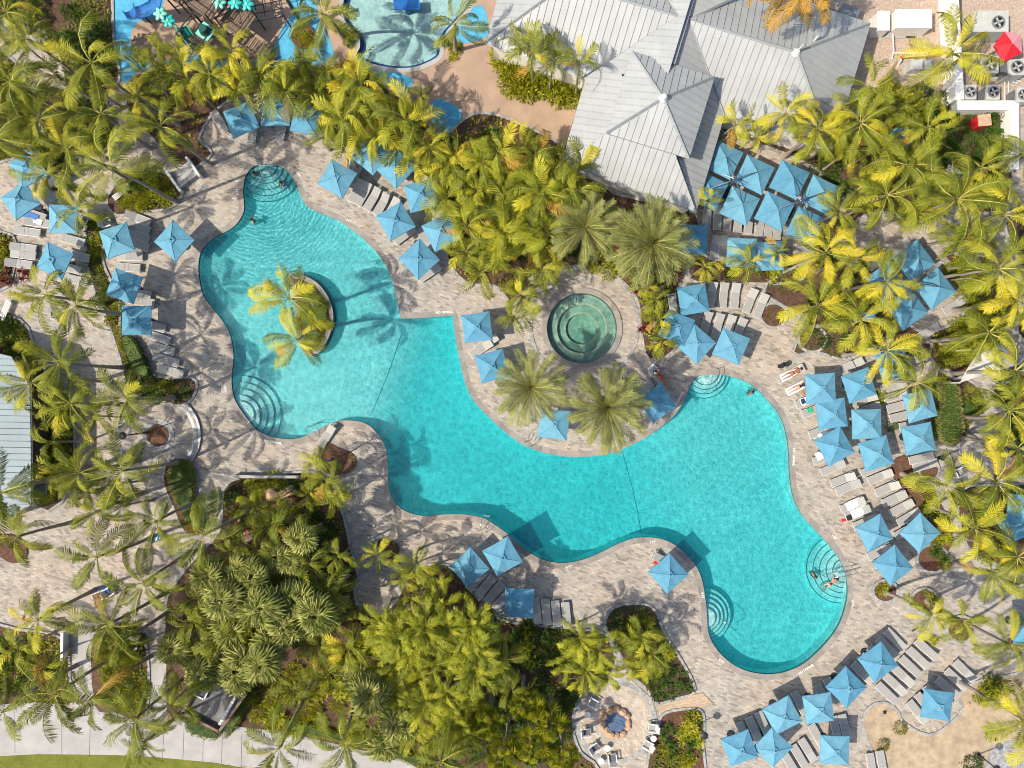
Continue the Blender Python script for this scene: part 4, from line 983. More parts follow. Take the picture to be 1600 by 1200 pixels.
def scatter(poly, spacing, seed, jitter=.35, avoid=()):
    rd = random.Random(seed); x0, x1 = min(p[0] for p in poly), max(p[0] for p in poly); y0, y1 = min(p[1] for p in poly), max(p[1] for p in poly)
    out = []; y = y0; row = 0
    while y < y1:
        x = x0 + (spacing / 2 if row % 2 else 0)
        while x < x1:
            a, b = x + rd.uniform(-jitter, jitter) * spacing, y + rd.uniform(-jitter, jitter) * spacing
            if inside(a, b, poly) and all(hypot(a - q[0], b - q[1]) > q[2] for q in avoid): out.append((a, b))
            x += spacing
        y += spacing * .87; row += 1
    return out
BAND = [(215,112),(290,95),(350,100),(425,95),(480,100),(545,112),(590,145),(632,168),(690,215),(735,232),(790,222),(850,228),(895,242),(915,268),(920,300),(880,330),(850,380),(800,405),(760,395),(705,370),(690,310),(650,250),(600,225),(540,215),(490,165),(430,140),(380,150),(340,145),(290,150),(230,145)]
rd_ = random.Random(3)
for x, y in scatter(BAND, 34, 5):
    tone = rd_.choices(['leaf_areca', 'leaf_yel', 'leaf_coco', 'leaf_dark'], [6, 2.2, 3, 1.2])[0]
    hh = rd_.uniform(2.2, 6.0)
    kk = 'plume' if rd_.random() < .22 else 'feather'
    palm(kk, x, y, hh, rd_.uniform(1.75, 2.6), looks(kk, hh, tone), tone=tone, group='bushy palms in the long bed above the pool')
FANG = [(275,985),(280,930),(320,915),(360,860),(400,815),(450,815),(500,850),(530,900),(535,950),(500,980),(440,1010),(420,1060),(370,1075),(300,1060),(270,1030)]
for x, y in scatter(FANG, 38, 9):
    if rd_.random() < .22:
        palm('feather', x, y, 4.6, 2.0, 'bushy dark green palm', tone='leaf_dark', group='fan palms in the grove below the terrace'); continue
    palm('fan', x, y, rd_.uniform(3.8, 6.8), rd_.uniform(1.2, 2.1), 'pale fan palm', n=rd_.choice((17, 19, 22)), group='fan palms in the grove below the terrace', tone=None)
addp('fan', [(578,1085,5.5,1.9),(555,1060,4.6,1.3),(620,1130,5,1.8),(600,1160,4.6,1.6),(860,1130,4.8,1.9,'leaf_areca'),(820,1100,4.6,1.7,'leaf_areca'),(835,1165,4.8,1.8,'leaf_areca'),(790,1180,4.5,1.7,'leaf_areca'),(760,1130,5,1.8,'leaf_areca'),(880,1180,4.5,1.6,'leaf_areca')], 'fan palms along the lower bed')
MIDG = [(580,985),(610,960),(650,935),(700,935),(740,960),(755,1010),(740,1060),(745,1120),(700,1160),(650,1150),(640,1100),(600,1050)]
for x, y in scatter(MIDG, 38, 12):
    tone = rd_.choices(['leaf_areca', 'leaf_coco', 'leaf_dark', 'leaf_yel'], [4, 4, 3, 1])[0]; hh = rd_.uniform(3.2, 5.5)
    kk = 'plume' if rd_.random() < .75 else 'feather'
    palm(kk, x, y, hh, rd_.uniform(1.9, 2.6), looks(kk, hh, tone), tone=tone, group='bushy palms in the lower bed')
RIGHTG = [(1320,130),(1370,150),(1440,170),(1440,215),(1470,280),(1520,340),(1560,400),(1560,480),(1530,540),(1490,590),(1460,560),(1500,500),(1505,440),(1440,350),(1380,340),(1330,345),(1340,270),(1240,225),(1210,190),(1280,160)]
for x, y in scatter(RIGHTG, 45, 14):
    tone = rd_.choices(['leaf_areca', 'leaf_coco', 'leaf_dark', 'leaf_yel'], [3, 3, 2, 3])[0]; hh = rd_.uniform(3.0, 5.0)
    palm('feather', x, y, hh, rd_.uniform(1.4, 2.0), looks('feather', hh, tone), tone=tone, group='bushy palms right of the pavilion')

# shrubs in the beds
def fill(poly, spacing, seed, kinds, smin=.7, smax=1.2, avoid=()):
    rd = random.Random(seed); pts = scatter(poly, spacing, seed, .4, avoid)
    if seed in HIDDEN:                      # under the crowns, read only as one mass
        mb = MB()
        for x, y in pts:
            me = rd.choice(SH[rd.choices([k for k, _ in kinds], [q for _, q in kinds])[0]]); p = W(x, y, .3); q = rd.uniform(smin, smax); a = rd.uniform(0, 6.28); b = len(mb.v); ca, sa = cos(a) * q, sin(a) * q
            mb.v += [(p.x + v.co.x * ca - v.co.y * sa, p.y + v.co.x * sa + v.co.y * ca, v.co.z * q) for v in me.vertices]; mb.f += [tuple(b + i for i in f.vertices) for f in me.polygons]
        o = link('undergrowth', mb.mesh('undergrowth', 'shrub_g' if seed % 2 else 'shrub_y')); o['kind'] = 'stuff'; o['label'] = 'dense leafy undergrowth beneath the palms'; return
    for x, y in pts:
        shrub(rd.choices([k for k, _ in kinds], [q for _, q in kinds])[0], x, y, rd.uniform(smin, smax))
HIDDEN = {2, 7, 8, 11, 13, 16, 17, 18, 19, 24, 25, 26, 29, 15, 3, 10}
YG, DG, OC, RT, SD, BL = 'yellow-green leafy shrub', 'dark green leafy shrub', 'olive clipped shrub', 'red leaved ti plant', 'spiky green dracaena', 'broad leaved bushy plant'
fill([(355,765),(380,750),(460,745),(500,770),(530,840),(470,830),(400,830),(355,830)], 22, 1, [(YG, 4), (SD, 3), (DG, 2), (RT, 1)])
fill([(540,860),(556,950),(520,1010),(470,1040),(430,1060),(380,1080),(400,1130),(520,1150),(620,1170),(640,1130),(560,1040),(600,980),(560,950)], 29, 2, [(DG, 4), (YG, 3), (SD, 2)], .8, 1.3)
fill([(745,950),(800,985),(890,990),(900,1060),(890,1150),(870,1195),(700,1195),(690,1130),(750,1060)], 27, 3, [(DG, 4), (YG, 3), (RT, 1), (BL, 1.5), (SD, 2)], .8, 1.3)
fill([(952,985),(975,955),(1010,955),(1025,990),(1065,1050),(1072,1078),(1035,1088),(1010,1060),(975,1010)], 19, 4, [(YG, 4), (SD, 3), (DG, 3)], .6, .95)
fill([(1040,1128),(1085,1120),(1090,1200),(1025,1200),(1025,1160)], 19, 6, [(SD, 5), (YG, 2)], .7, 1.05)
fill([(1500,170),(1570,180),(1575,250),(1545,320),(1490,300),(1440,220),(1440,130),(1480,150)], 22, 7, [(YG, 4), (DG, 3), (BL, 1)], .9, 1.4)
fill([(1370,130),(1440,130),(1460,220),(1400,200)], 24, 8, [(DG, 4), (YG, 1)], .9, 1.3)
fill([(1480,400),(1530,430),(1560,500),(1540,580),(1480,580),(1450,545),(1510,480)], 21, 10, [(YG, 5), (DG, 1)], .8, 1.2)
fill([(1240,150),(1300,180),(1360,260),(1340,330),(1240,230)], 28, 11, [(DG, 3), (YG, 2)], .8, 1.2)
fill([(1275,395),(1340,400),(1390,480),(1400,550),(1300,550),(1250,500)], 32, 13, [(DG, 3), (YG, 3), (RT, 1)], .7, 1.1)
fill([(1555,560),(1600,560),(1600,740),(1570,700)], 26, 15, [(YG, 3), (DG, 3)], .8, 1.2)
fill([(1500,780),(1600,760),(1600,890),(1540,880)], 28, 16, [(YG, 3), (DG, 3), (SD, 1)], .8, 1.2)
fill([(0,0),(140,0),(170,60),(180,125),(120,140),(90,90),(60,50),(0,20)], 28, 17, [(DG, 4), (YG, 2), (RT, 1)], .8, 1.3)
fill([(0,90),(30,110),(55,190),(35,235),(0,250)], 24, 18, [(YG, 3), (DG, 3)], .8, 1.3)
fill([(90,150),(160,165),(180,215),(110,245),(90,300),(70,250)], 28, 19, [(DG, 3), (YG, 2)], .8, 1.2)
fill([(180,300),(205,278),(260,278),(280,300),(250,320),(190,325)], 17, 20, [(YG, 4), (SD, 3), (OC, 1)], .7, 1.1)
fill([(145,340),(165,350),(162,400),(180,465),(190,520),(222,565),(215,590),(190,550),(160,480),(140,400)], 15, 21, [(YG, 6), (OC, 1)], .5, .85)
fill([(0,375),(18,375),(15,440),(0,450)], 16, 22, [(YG, 3), (RT, 2)], .7, 1.0)
fill([(0,500),(28,505),(50,555),(0,540)], 20, 23, [(DG, 3)], .8, 1.1)
fill([(78,600),(108,640),(105,760),(75,790),(70,700)], 20, 24, [(DG, 4), (YG, 1)], .7, 1.1)
fill([(0,985),(90,1000),(100,1090),(0,1088)], 25, 25, [(YG, 4), (DG, 2)], .8, 1.2)
fill([(155,995),(215,1005),(222,1110),(160,1100)], 21, 26, [(DG, 2), (YG, 3)], .7, 1.1)
fill([(230,600),(295,598),(295,615),(250,615)], 15, 27, [(OC, 4), (YG, 1)], .6, .9)
fill([(780,70),(800,60),(850,70),(890,90),(925,100),(918,140),(895,155),(865,140),(830,142),(795,130),(780,100)], 19, 28, [(YG, 5), (SD, 1)], 1.4, 1.9)
fill([(655,270),(700,380),(780,430),(860,400),(930,330),(930,280),(800,200),(700,200)], 38, 29, [(DG, 4), (BL, 2)], .8, 1.2)
fill([(870,390),(960,310),(1075,345),(1050,450),(1040,540),(1010,540),(985,450)], 26, 30, [(YG, 2), (DG, 3), (RT, 1), (SD, 2)], .6, 1.0)
fill([(1130,415),(1235,405),(1240,435),(1130,436)], 18, 31, [(SD, 3), (OC, 1), (RT, 1)], .6, .9)
fill([(785,80),(830,62),(890,85),(915,105),(905,150),(870,138),(835,142),(800,132)], 26, 40, [(YG, 1)], 1.5, 2.1)
fill([(462,55),(490,45),(490,68),(465,70)], 11, 32, [(YG, 1)], .6, .8)
fill([(530,45),(550,48),(556,78),(535,80)], 11, 33, [(SD, 2), (OC, 1)], .6, .8)
fill([(698,68),(722,68),(722,95),(700,95)], 11, 34, [(SD, 2), (YG, 1)], .6, .8)
fill([(1440,730),(1475,800),(1485,850),(1455,860),(1435,790)], 20, 35, [(SD, 2), (YG, 2)], .6, .9)
for x, y, k, s in ((1408,1139,OC,.9),(1382,1165,OC,.9),(1380,920,YG,.9),(1455,938,SD,.8),(1468,868,SD,1.2),(1475,880,YG,.9),(1547,1080,YG,1.3),(1562,1075,YG,1.3),(1535,1088,YG,1.1),(1550,1068,DG,1.0),(1520,1195,DG,1.0),(1375,620,YG,.9),(1395,665,DG,.6),(1460,1000,SD,.6),(1372,925,OC,.7),
                   (385,810,RT,.8),(378,800,RT,.6),(1203,492,OC,.6),(503,478,YG,.8),(508,505,YG,.7),(496,532,YG,.8),(486,455,YG,.7),(825,985,BL,1.0),(820,1015,BL,1.1),(828,1035,BL,1.0),(810,985,SD,1.1),(35,430,RT,1.0),(12,432,RT,1.0),(805,1050,RT,1.0)):
    shrub(k, x, y, s)
hedge('pale yellow-green clipped hedge standing between umbrellas and right walk', [(1473,604),(1488,598),(1500,612),(1503,640),(1506,665),(1500,688),(1486,694),(1474,680),(1473,650),(1478,630)], 1.5, 'shrub_p', 160, .22, .05)
hedge('low olive hedge wedge against the pale curb at right', [(1507,622),(1520,628),(1530,640),(1525,650),(1508,652),(1502,640)], .7, 'shrub_o')
hedge('rounded olive hedge below the small square utility hut', [(290,1120),(305,1124),(330,1140),(342,1150),(335,1157),(310,1153),(290,1142)], 1.0, 'shrub_o')
hedge('slim olive hedge slanting right of the small square utility hut', [(376,1098),(383,1102),(372,1130),(356,1152),(350,1152),(356,1130)], 1.0, 'shrub_o')
hedge('keyhole shaped green hedge beside the curved terrace steps', [(264,727),(280,718),(297,724),(303,745),(301,772),(314,812),(312,830),(294,824),(276,790),(262,757)], .6, 'shrub_o', 130)
hedge('low green hedge on the pool island under the palms', [(468,444),(482,446),(496,456),(507,473),(511,494),(508,513),(500,530),(490,540),(480,540),(473,522),(470,495),(469,468)], .45, 'shrub_o', 150, z=.2)
hedge('clipped green hedge strip left of the slim lounger row', [(187,528),(205,528),(225,565),(232,588),(212,585),(197,560)], .8, 'shrub_g')
hedge('olive hedge along the concrete walk at the lower edge', [(450,1125),(520,1145),(600,1163),(650,1185),(670,1200),(640,1195),(560,1168),(470,1148),(445,1140)], .7, 'shrub_y')
# ================================================================ UMBRELLAS
def canopy_mesh(half=1.1, rise=.52, n=8, bow=.025, name='canopy', mat='umb'):
    mb = MB()
    for j in range(n + 1):
        for i in range(n + 1):
            u = -1 + 2 * i / n; v = -1 + 2 * j / n; m = max(abs(u), abs(v)); k = 1 - bow * m ** 3 * (1 - min(abs(u), abs(v)) ** 2 / max(m * m, 1e-6)) 
            dg = min(abs(u), abs(v)) / max(m, 1e-6)
            z = rise * (1 - m) - .045 * (1 - dg) * sin(pi * m) - .02 * m * dg
            mb.v.append((u * half * k, v * half * k, z))
    for j in range(n):
        for i in range(n):
            a = j * (n + 1) + i; b = a + 1; c = a + n + 2; d = a + n + 1
            if (i < n / 2) == (j < n / 2): mb.f += [(a, b, c), (a, c, d)]
            else: mb.f += [(a, b, d), (b, c, d)]
    return mb.mesh(name, mat)
def edge_mesh(half=1.1, bow=.025, n=8):
    mb = MB(); pts = []
    for s_, (ax, ay, bx, by) in enumerate(((-1, -1, 1, -1), (1, -1, 1, 1), (1, 1, -1, 1), (-1, 1, -1, -1))):
        for i in range(n):
            t = i / n; u = ax + (bx - ax) * t; v = ay + (by - ay) * t; mn = min(abs(u), abs(v)); k = 1 - bow * (1 - mn * mn)
            pts.append((u * half * k, v * half * k, -.02 * mn))
    k = len(pts)
    for p in pts: mb.v += [p, (p[0], p[1], -.10)]
    for i in range(k): a = 2 * i; b = 2 * ((i + 1) % k); mb.f.append((a, b, b + 1, a + 1))
    return mb.mesh('valance', 'umb_trim')
CAN = canopy_mesh(); VAL = edge_mesh()
RIB = MB().tube([(.05, .05, .50), (1.08, 1.08, -.02)], .012, 4).mesh('rib', 'grey_metal')
SEAM = MB().tube([(.04, .04, .535), (.55, .55, .262), (1.08, 1.08, .0)], .016, 4).mesh('seam', 'umb_trim')
VENT = canopy_mesh(.24, .10, 4, .02, 'vent_cap')
POLE = MB().tube([(0, 0, .08), (0, 0, 2.62)], .026, 8).mesh('pole', 'white_metal')
FINI = MB().sphere((0, 0, 0), .045, 6, 4, (1, 1, 1.4)).mesh('finial', 'grey_metal')
BASE = MB().cyl((0, 0, 0), .32, .08, 20, .28).mesh('base', 'dark_metal')
UMB_AT = []
def umbrella(cx, cy, kx, ky, look='blue square umbrella', hz=2.12, tilt=0.0):
    c = W(cx, cy, hz + .3); a = atan2(-(ky - cy), kx - cx) - pi / 4
    t = thing('umbrella', look, 'umbrella', (c.x, c.y, 0), a, group='blue square umbrellas round the pools'); PEND[-1] = (t, look, (cx, cy))
    s = R.uniform(.98, 1.03)
    tl = Euler((R.gauss(0, .035) + tilt, R.gauss(0, .035), 0)); hz += R.uniform(-.08, .1)
    link('pole', POLE, t, scl=(1, 1, (hz + .5) / 2.62)); link('base', BASE, t)
    cn = link('canopy', CAN, t, loc=(0, 0, hz), rot=tl, scl=(s, s, 1))
    link('valance', VAL, cn); link('vent_cap', VENT, cn, loc=(0, 0, .475)); link('finial', FINI, cn, loc=(0, 0, .62))
    for i in range(4): link('rib', RIB, cn, rot=(0, 0, i * pi / 2)); link('seam', SEAM, cn, rot=(0, 0, i * pi / 2))
    UMB_AT.append((c.x, c.y)); return t
for e in [(40,262,50,230),(28,312,60,317),(96,341,72,317),(81,406,71,378),(180,375,149,359),(269,375,268,344),(191,446,177,418),(211,500,188,477),(375,185,362,215),(428,172,452,195),(477,184,492,208),(525,277,517,247),(578,240,552,243),
          (617,260,618,291),(657,304,640,333),(617,344,625,313),(689,362,680,391),(654,404,655,373),(745,511,719,491),(769,572,744,557),(866,663,884,687),(1028,630,1034,600),(1085,467,1060,449),(1058,512,1048,488),(1089,537,1087,505),(1144,541,1132,512),
          (1085,372,1107,396),(1160,394,1140,372),(1205,399,1226,376),(1400,570,1380,560),(1284,607,1261,587),(1345,602,1315,587),(1303,647,1279,629),(1358,663,1335,641),(1307,698,1275,689),(1372,709,1345,694),(1441,634,1427,659),(1438,686,1410,667),
          (1369,834,1378,803),(1441,834,1441,803),(1399,885,1403,853),(1375,1037,1380,1007),(1326,1077,1326,1047),(1225,1121,1234,1091),(1282,1110,1257,1091),(1469,1105,1450,1080),(1307,1175,1286,1153),(1210,1172,1240,1171),(1157,1171,1128,1158),
          (1046,898,1048,868),(785,871,793,841),(733,888,735,857),(811,944,788,918),(1601,797,1585,778),(1590,822,1568,815),(1610,985,1592,970)]:
    umbrella(*e)

def quad_umbrella(cx, cy, ang, look):
    """four canopies hung from one central mast with a star of arms"""
    c = W(cx, cy, 3.1); t = thing('four_canopy_umbrella', look, 'umbrella', (c.x, c.y, 0), exact=True)
    part('mast', MB().tube([(0, 0, 0), (0, 0, 3.25)], .075, 8), 'grey_metal', t)
    part('mast_base', MB().box((0, 0, .05), (1.0, 1.0, .1), ang), 'dark_metal', t)
    part('hub', MB().cyl((0, 0, 3.1), .16, .25, 12), 'steel', t)
    s = 1.15
    for i in range(4):
        a = ang + pi / 4 + i * pi / 2; o = Vector((cos(a), sin(a), 0)) * 1.30 * sqrt(2)
        cn = link('canopy', CAN, t, loc=(o.x, o.y, 2.32), rot=(0, 0, ang), scl=(s * 1.0 / 1.1, s / 1.1, 1.25))
        link('valance', VAL, cn)
        for q in range(4): link('seam', SEAM, cn, rot=(0, 0, q * pi / 2))
        e = o * .98
        part('arm', MB().tube([(0, 0, 3.2), tuple(e * .55 + Vector((0, 0, 3.32))), tuple(e + Vector((0, 0, 3.05)))], [.05, .04, .03], 6), 'steel', t)
        b = a + pi / 4; part('strut', MB().tube([(0, 0, 3.28), (cos(b) * 1.0, sin(b) * 1.0, 3.08)], [.04, .015], 5), 'steel', t)
quad_umbrella(1148, 281, -.445, 'blue four-canopy umbrella with steel star beside the pavilion eave')
quad_umbrella(1253, 313, -.445, 'blue four-canopy umbrella with steel star, farther from the pavilion eave')
quad_umbrella(1432, 443, -.93, 'blue four-canopy umbrella with steel star shaded by coconut fronds')

# ================================================================ LOUNGERS
LW_, LL_ = .62, 1.98
FRAME = MB()
for y in (-.3, .3): FRAME.tube([(-.99, y, .33), (.99, y, .33)], .022, 5)
for x in (-.98, .24, .97): FRAME.tube([(x, -.3, .33), (x, .3, .33)], .02, 5)
FRAME = FRAME.mesh('frame', 'white_metal')
SEAT = MB()
def slab(mb, x0, x1, w, z, t=.03, sag=.02):
    for i in range(4):
        a = x0 + (x1 - x0) * i / 4; b = x0 + (x1 - x0) * (i + 1) / 4
        mb.box(((a + b) / 2, 0, z - sag * sin(pi * (i + .5) / 4)), (b - a + .002, w, t))
slab(SEAT, -.97, .22, .56, .36); SEAT = SEAT.mesh('seat_sling', 'sling')
BACK = MB(); BACK.box((.37, 0, .012), (.74, .56, .03)); BACK = BACK.mesh('backrest', 'sling_back')
BFRM = MB().tube([(0, -.29, 0), (.75, -.29, 0), (.75, .29, 0), (0, .29, 0)], .02, 5).mesh('backrest_frame', 'white_metal')
BACKD = MB(); BACKD.box((.37, 0, .012), (.74, .56, .03)); BACKD = BACKD.mesh('backrest', 'sling')
LEGM = MB().tube([(0, 0, 0), (0, 0, .33)], .022, 5).mesh('leg', 'white_metal')
LAT = []
def lounger(px, py, ang, back=.0, look=None, row='pool loungers in rows'):
    """ang: pixel-space direction (radians, y up) from the foot to the head end"""
    c = W(px, py, .35); LAT.append((c.x, c.y, ang))
    look = look or ('grey sling lounger lying flat' if back < .15 else 'grey sling lounger with backrest raised')
    t = thing('sun_lounger', look, 'sun lounger', (c.x, c.y, 0), ang + R.uniform(-.03, .03), group=row)
    PEND[-1] = (t, look, (px, py))
    link('frame', FRAME, t); link('seat_sling', SEAT, t)
    b = link('backrest', BACK if R.random() < .5 else BACKD, t, loc=(.24, 0, .35), rot=(0, -back, 0)); link('backrest_frame', BFRM, b)
    for x in (-.85, .8):
        for y in (-.3, .3): link('leg', LEGM, t, loc=(x, y, 0))
    if back > .15: part('prop', MB().tube([(.55, -.2, .33), (.24 + .5 * cos(back), -.2, .33 + .5 * sin(back))], .012, 4), 'white_metal', t)
    return t
def row(x0, y0, x1, y1, n, ang, back=0.0, **k):
    out = []
    for i in range(n):
        u = i / max(1, n - 1); bk = back + R.choice((0, 0, .25, -.1)) if back > 0 else R.choice((0, 0, .3))
        out.append(lounger(x0 + (x1 - x0) * u, y0 + (y1 - y0) * u, ang + R.uniform(-.02, .02), max(0, bk), **k))
    return out
dg = radians
row(1399,999,1334,1064,6, dg(-44)); row(1447,1014,1386,1083,6, dg(-43)); row(1507,1048,1480,1074,3, dg(-43), .3); row(1459,1088,1433,1112,3, dg(-50), .3)
row(1300,1079,1286,1088,2, dg(-64)); row(1250,1099,1237,1108,2, dg(-65)); row(1193,1131,1163,1147,3, dg(-65))
row(1277,1150,1262,1172,2, dg(-60)); row(1249,1182,1234,1192,2, dg(-58)); row(1320,1136,1306,1139,2, dg(-76)); row(1378,1193,1362,1197,2, dg(-80))
row(1317,749,1325,761,2, dg(24), .3); row(1332,789,1340,801,2, dg(24), .25); row(1352,816,1362,830,2, dg(24), .3)
row(1375,745,1386,763,2, dg(22), .3); row(1397,779,1420,808,3, dg(28), .3); lounger(1416, 829, dg(28), .3)
row(1374,862,1384,874,2, dg(28), .3)
lounger(1238, 583, dg(27), .12); lounger(1247, 605, dg(27), .12)
lounger(1262, 626, dg(22), .3); lounger(1272, 641, dg(22), .3); lounger(1283, 673, dg(25), .3); lounger(1293, 682, dg(25), .3); lounger(1289, 714, dg(24), .3); lounger(1301, 731, dg(24), .3)
row(1350,624,1356,640,2, dg(20), .3); lounger(1356, 686, dg(20)); lounger(1364, 733, dg(22))
row(1396,603,1410,650,4, dg(14), .3); lounger(1425, 664, dg(12)); lounger(1440, 716, dg(14)); lounger(1446, 727, dg(14))
lounger(1315, 578, dg(28), .3); lounger(1330, 572, dg(28), .3)
row(1112,460,1149,462,3, dg(84), .45); row(1172,470,1189,478,2, dg(68), .4); row(1103,506,1140,512,3, dg(76), .45); lounger(1155, 516, dg(70), .4)
row(1117,387,1130,388,2, dg(84), .4); lounger(1052, 478, dg(100), .35); row(1105,337,1170,345,5, dg(86), .3); row(1188,350,1215,358,3, dg(82), .3)
row(557,298,568,303,2, dg(60), .4); row(582,311,612,327,3, dg(59), .4); lounger(640, 263, dg(56), .3); lounger(632, 367, dg(35), .3); lounger(664, 374, dg(-62), .3); lounger(655, 292, dg(60), .3); lounger(671, 426, dg(32), .4); lounger(694, 334, dg(40), .3)
row(545,262,556,268,2, dg(60), .4)
lounger(761, 536, dg(32), .35); lounger(752, 545, dg(32), .3); lounger(789, 589, dg(40), .3)
lounger(848, 672, dg(40)); lounger(1003, 610, dg(40)); lounger(1030, 590, dg(130), .2)
row(216,341,213,381,4, dg(160), .3); lounger(203, 401, dg(180)); lounger(199, 418, dg(178)); lounger(216, 459, dg(170), .3); lounger(221, 471, dg(170), .3)
row(239,509,267,580,5, dg(163), .3)
row(43,362,30,412,3, dg(172), .2); row(113,375,121,399,2, dg(-14)); row(110,419,117,437,2, dg(-14)); lounger(60, 348, dg(172), .3); lounger(36, 398, dg(172)); lounger(52, 335, dg(160)); lounger(70, 300, dg(150), .2); lounger(88, 283, dg(150), .2)
lounger(343, 190, dg(-58), .3); lounger(395, 205, dg(80)); lounger(440, 200, dg(80), .2)
row(745,906,786,937,4, dg(-132), .3); row(838,954,885,961,4, dg(-84), .3)
lounger(1037, 876, dg(150), .4)
lounger(1405, 387, dg(34)); lounger(1492, 477, dg(32)); lounger(1450, 519, dg(30)); lounger(1375, 408, dg(34)); lounger(1380, 545, dg(60), .3)
lounger(1590, 808, dg(30)); lounger(511, 681, dg(55), .4)
row(1050,500,1060,512,2, dg(80), .4)

# towels, each draped over a lounger
def towel(px, py, ang, lx, ly, mat, look, z=.415, exact=False):
    c = W(px, py, z); mb = MB(); n = 6; rd = random.Random(int(px * 7 + py))
    for j in range(5):
        for i in range(n + 1):
            x = -lx / 2 + lx * i / n; y = -ly / 2 + ly * j / 4
            mb.v.append((x + rd.uniform(-.015, .015), y + rd.uniform(-.012, .012), rd.uniform(0, .02) - (.06 if j in (0, 4) and ly > .6 else 0)))
    for j in range(4):
        for i in range(n): a = j * (n + 1) + i; mb.f.append((a, a + 1, a + n + 2, a + n + 1))
    m2 = len(mb.v); mb.v += [(v[0], v[1], v[2] - .018) for v in mb.v[:m2]]; mb.f += [tuple(m2 + q for q in reversed(f)) for f in mb.f[:]]
    o = thing('towel', look, 'towel', (c.x, c.y, z), ang, data=mb.mesh('towel', mat), exact=True); return o
towel(1238, 583, dg(27), 1.95, .62, 'towel', 'long white towel under the upper sunbather near the right deck')
towel(1247, 605, dg(27), 1.95, .62, 'towel', 'long white towel under the lower sunbather near the right deck')
towel(1334, 788, dg(24), 1.2, .68, 'towel', 'white towel spread on the upper of two covered loungers')
towel(1343, 800, dg(24), 1.35, .68, 'towel', 'white towel spread on the lower of two covered loungers')
towel(1257, 627, dg(22), .62, .6, 'towel', 'white towel with dark bag at a lounger foot by umbrellas')
towel(1255, 627, dg(22), .32, .42, 'navy', 'dark cloth lying on the white towel at a lounger foot', .45)
towel(1266, 641, dg(15), .42, .36, 'towel_green', 'bright green towel crumpled on a lounger foot')
towel(1291, 679, dg(25), 1.2, .55, 'towel', 'white towel under the umbrella edge in the right row')
towel(1281, 712, dg(25), .6, .62, 'towel', 'white towel with black bits left of the tilted umbrella')
towel(1281, 705, dg(-40), .3, .1, 'black', 'black strap on a white towel left of the tilted umbrella', .45)
towel(1327, 809, dg(20), .4, .4, 'black', 'black bag beside the white covered loungers')
towel(1318, 813, dg(10), .3, .2, 'red', 'small red cloth on the deck below covered loungers', .05)
towel(47, 337, dg(160), 1.3, .5, 'towel_blue', 'blue and white towel on a lounger at far left')
towel(57, 345, dg(160), .9, .4, 'towel', 'crumpled white towel on a lounger at far left')
towel(82, 282, dg(150), 1.2, .5, 'towel', 'white towel on a lounger under palm fronds at left')
towel(1025, 879, dg(-30), .35, .3, 'red', 'red bag beside the lone umbrella below the pool', .08)
towel(1027, 870, dg(10), .62, .4, 'towel_stripe', 'pale striped towel beside the lone umbrella below the pool')
towel(1022, 578, dg(130), .85, .6, 'towel', 'rumpled white towel behind the person near the spa path', .45)
towel(243, 840, dg(20), .7, .45, 'towel_stripe', 'aqua towel on a chair among the lower left palms', .45)
towel(1258, 613, dg(60), .4, .35, 'orange', 'orange bag beside the lower sunbather', .1)
towel(160, 925, dg(25), 1.0, .7, 'towel_blue', 'blue towel over chairs among dark palms lower left', .45)
towel(1358, 493, dg(20), .9, .6, 'towel_blue', 'blue towel glimpsed under the right palms', .45)

# small side tables between loungers
TT = MB().cyl((0, 0, .42), .2, .03, 14).mesh('table_top', 'dark_metal'); TTW = MB().cyl((0, 0, .42), .24, .03, 18).mesh('table_top', 'cream'); TL = MB().tube([(0, 0, 0), (0, 0, .42)], .03, 6).mesh('leg', 'dark_metal'); TB_ = MB().cyl((0, 0, 0), .16, .02, 14).mesh('foot', 'dark_metal')
def side_table(px, py, look='small dark side table', top=None, exact=False):
    c = W(px, py, .4)
    for lx, ly, la in LAT:                   # never inside a lounger
        dx, dy = c.x - lx, c.y - ly; u = dx * cos(la) + dy * sin(la); v = -dx * sin(la) + dy * cos(la)
        if abs(u) < 1.2 and abs(v) < .5: return
    t = thing('side_table', look, 'side table', (c.x, c.y, 0), group='side tables', exact=exact)
    link('table_top', top or TT, t); link('leg', TL, t); link('foot', TB_, t)
for x, y in ((571,310),(590,322),(651,379),(668,418),(1230,569),(1221,572),(1352,775),(1385,800),(1344,812),(1330,755),(1473,716),(1382,1072),(1470,1060),(1180,1150),(1268,1140),(1148,1138),(228,352),(222,372),(70,330),(130,350),(778,528),(1127,487),(830,940),(762,900),(1020,607),(1456,1098),(250,538),(262,560),(1362,1052),(1412,1032)):
    side_table(x, y)

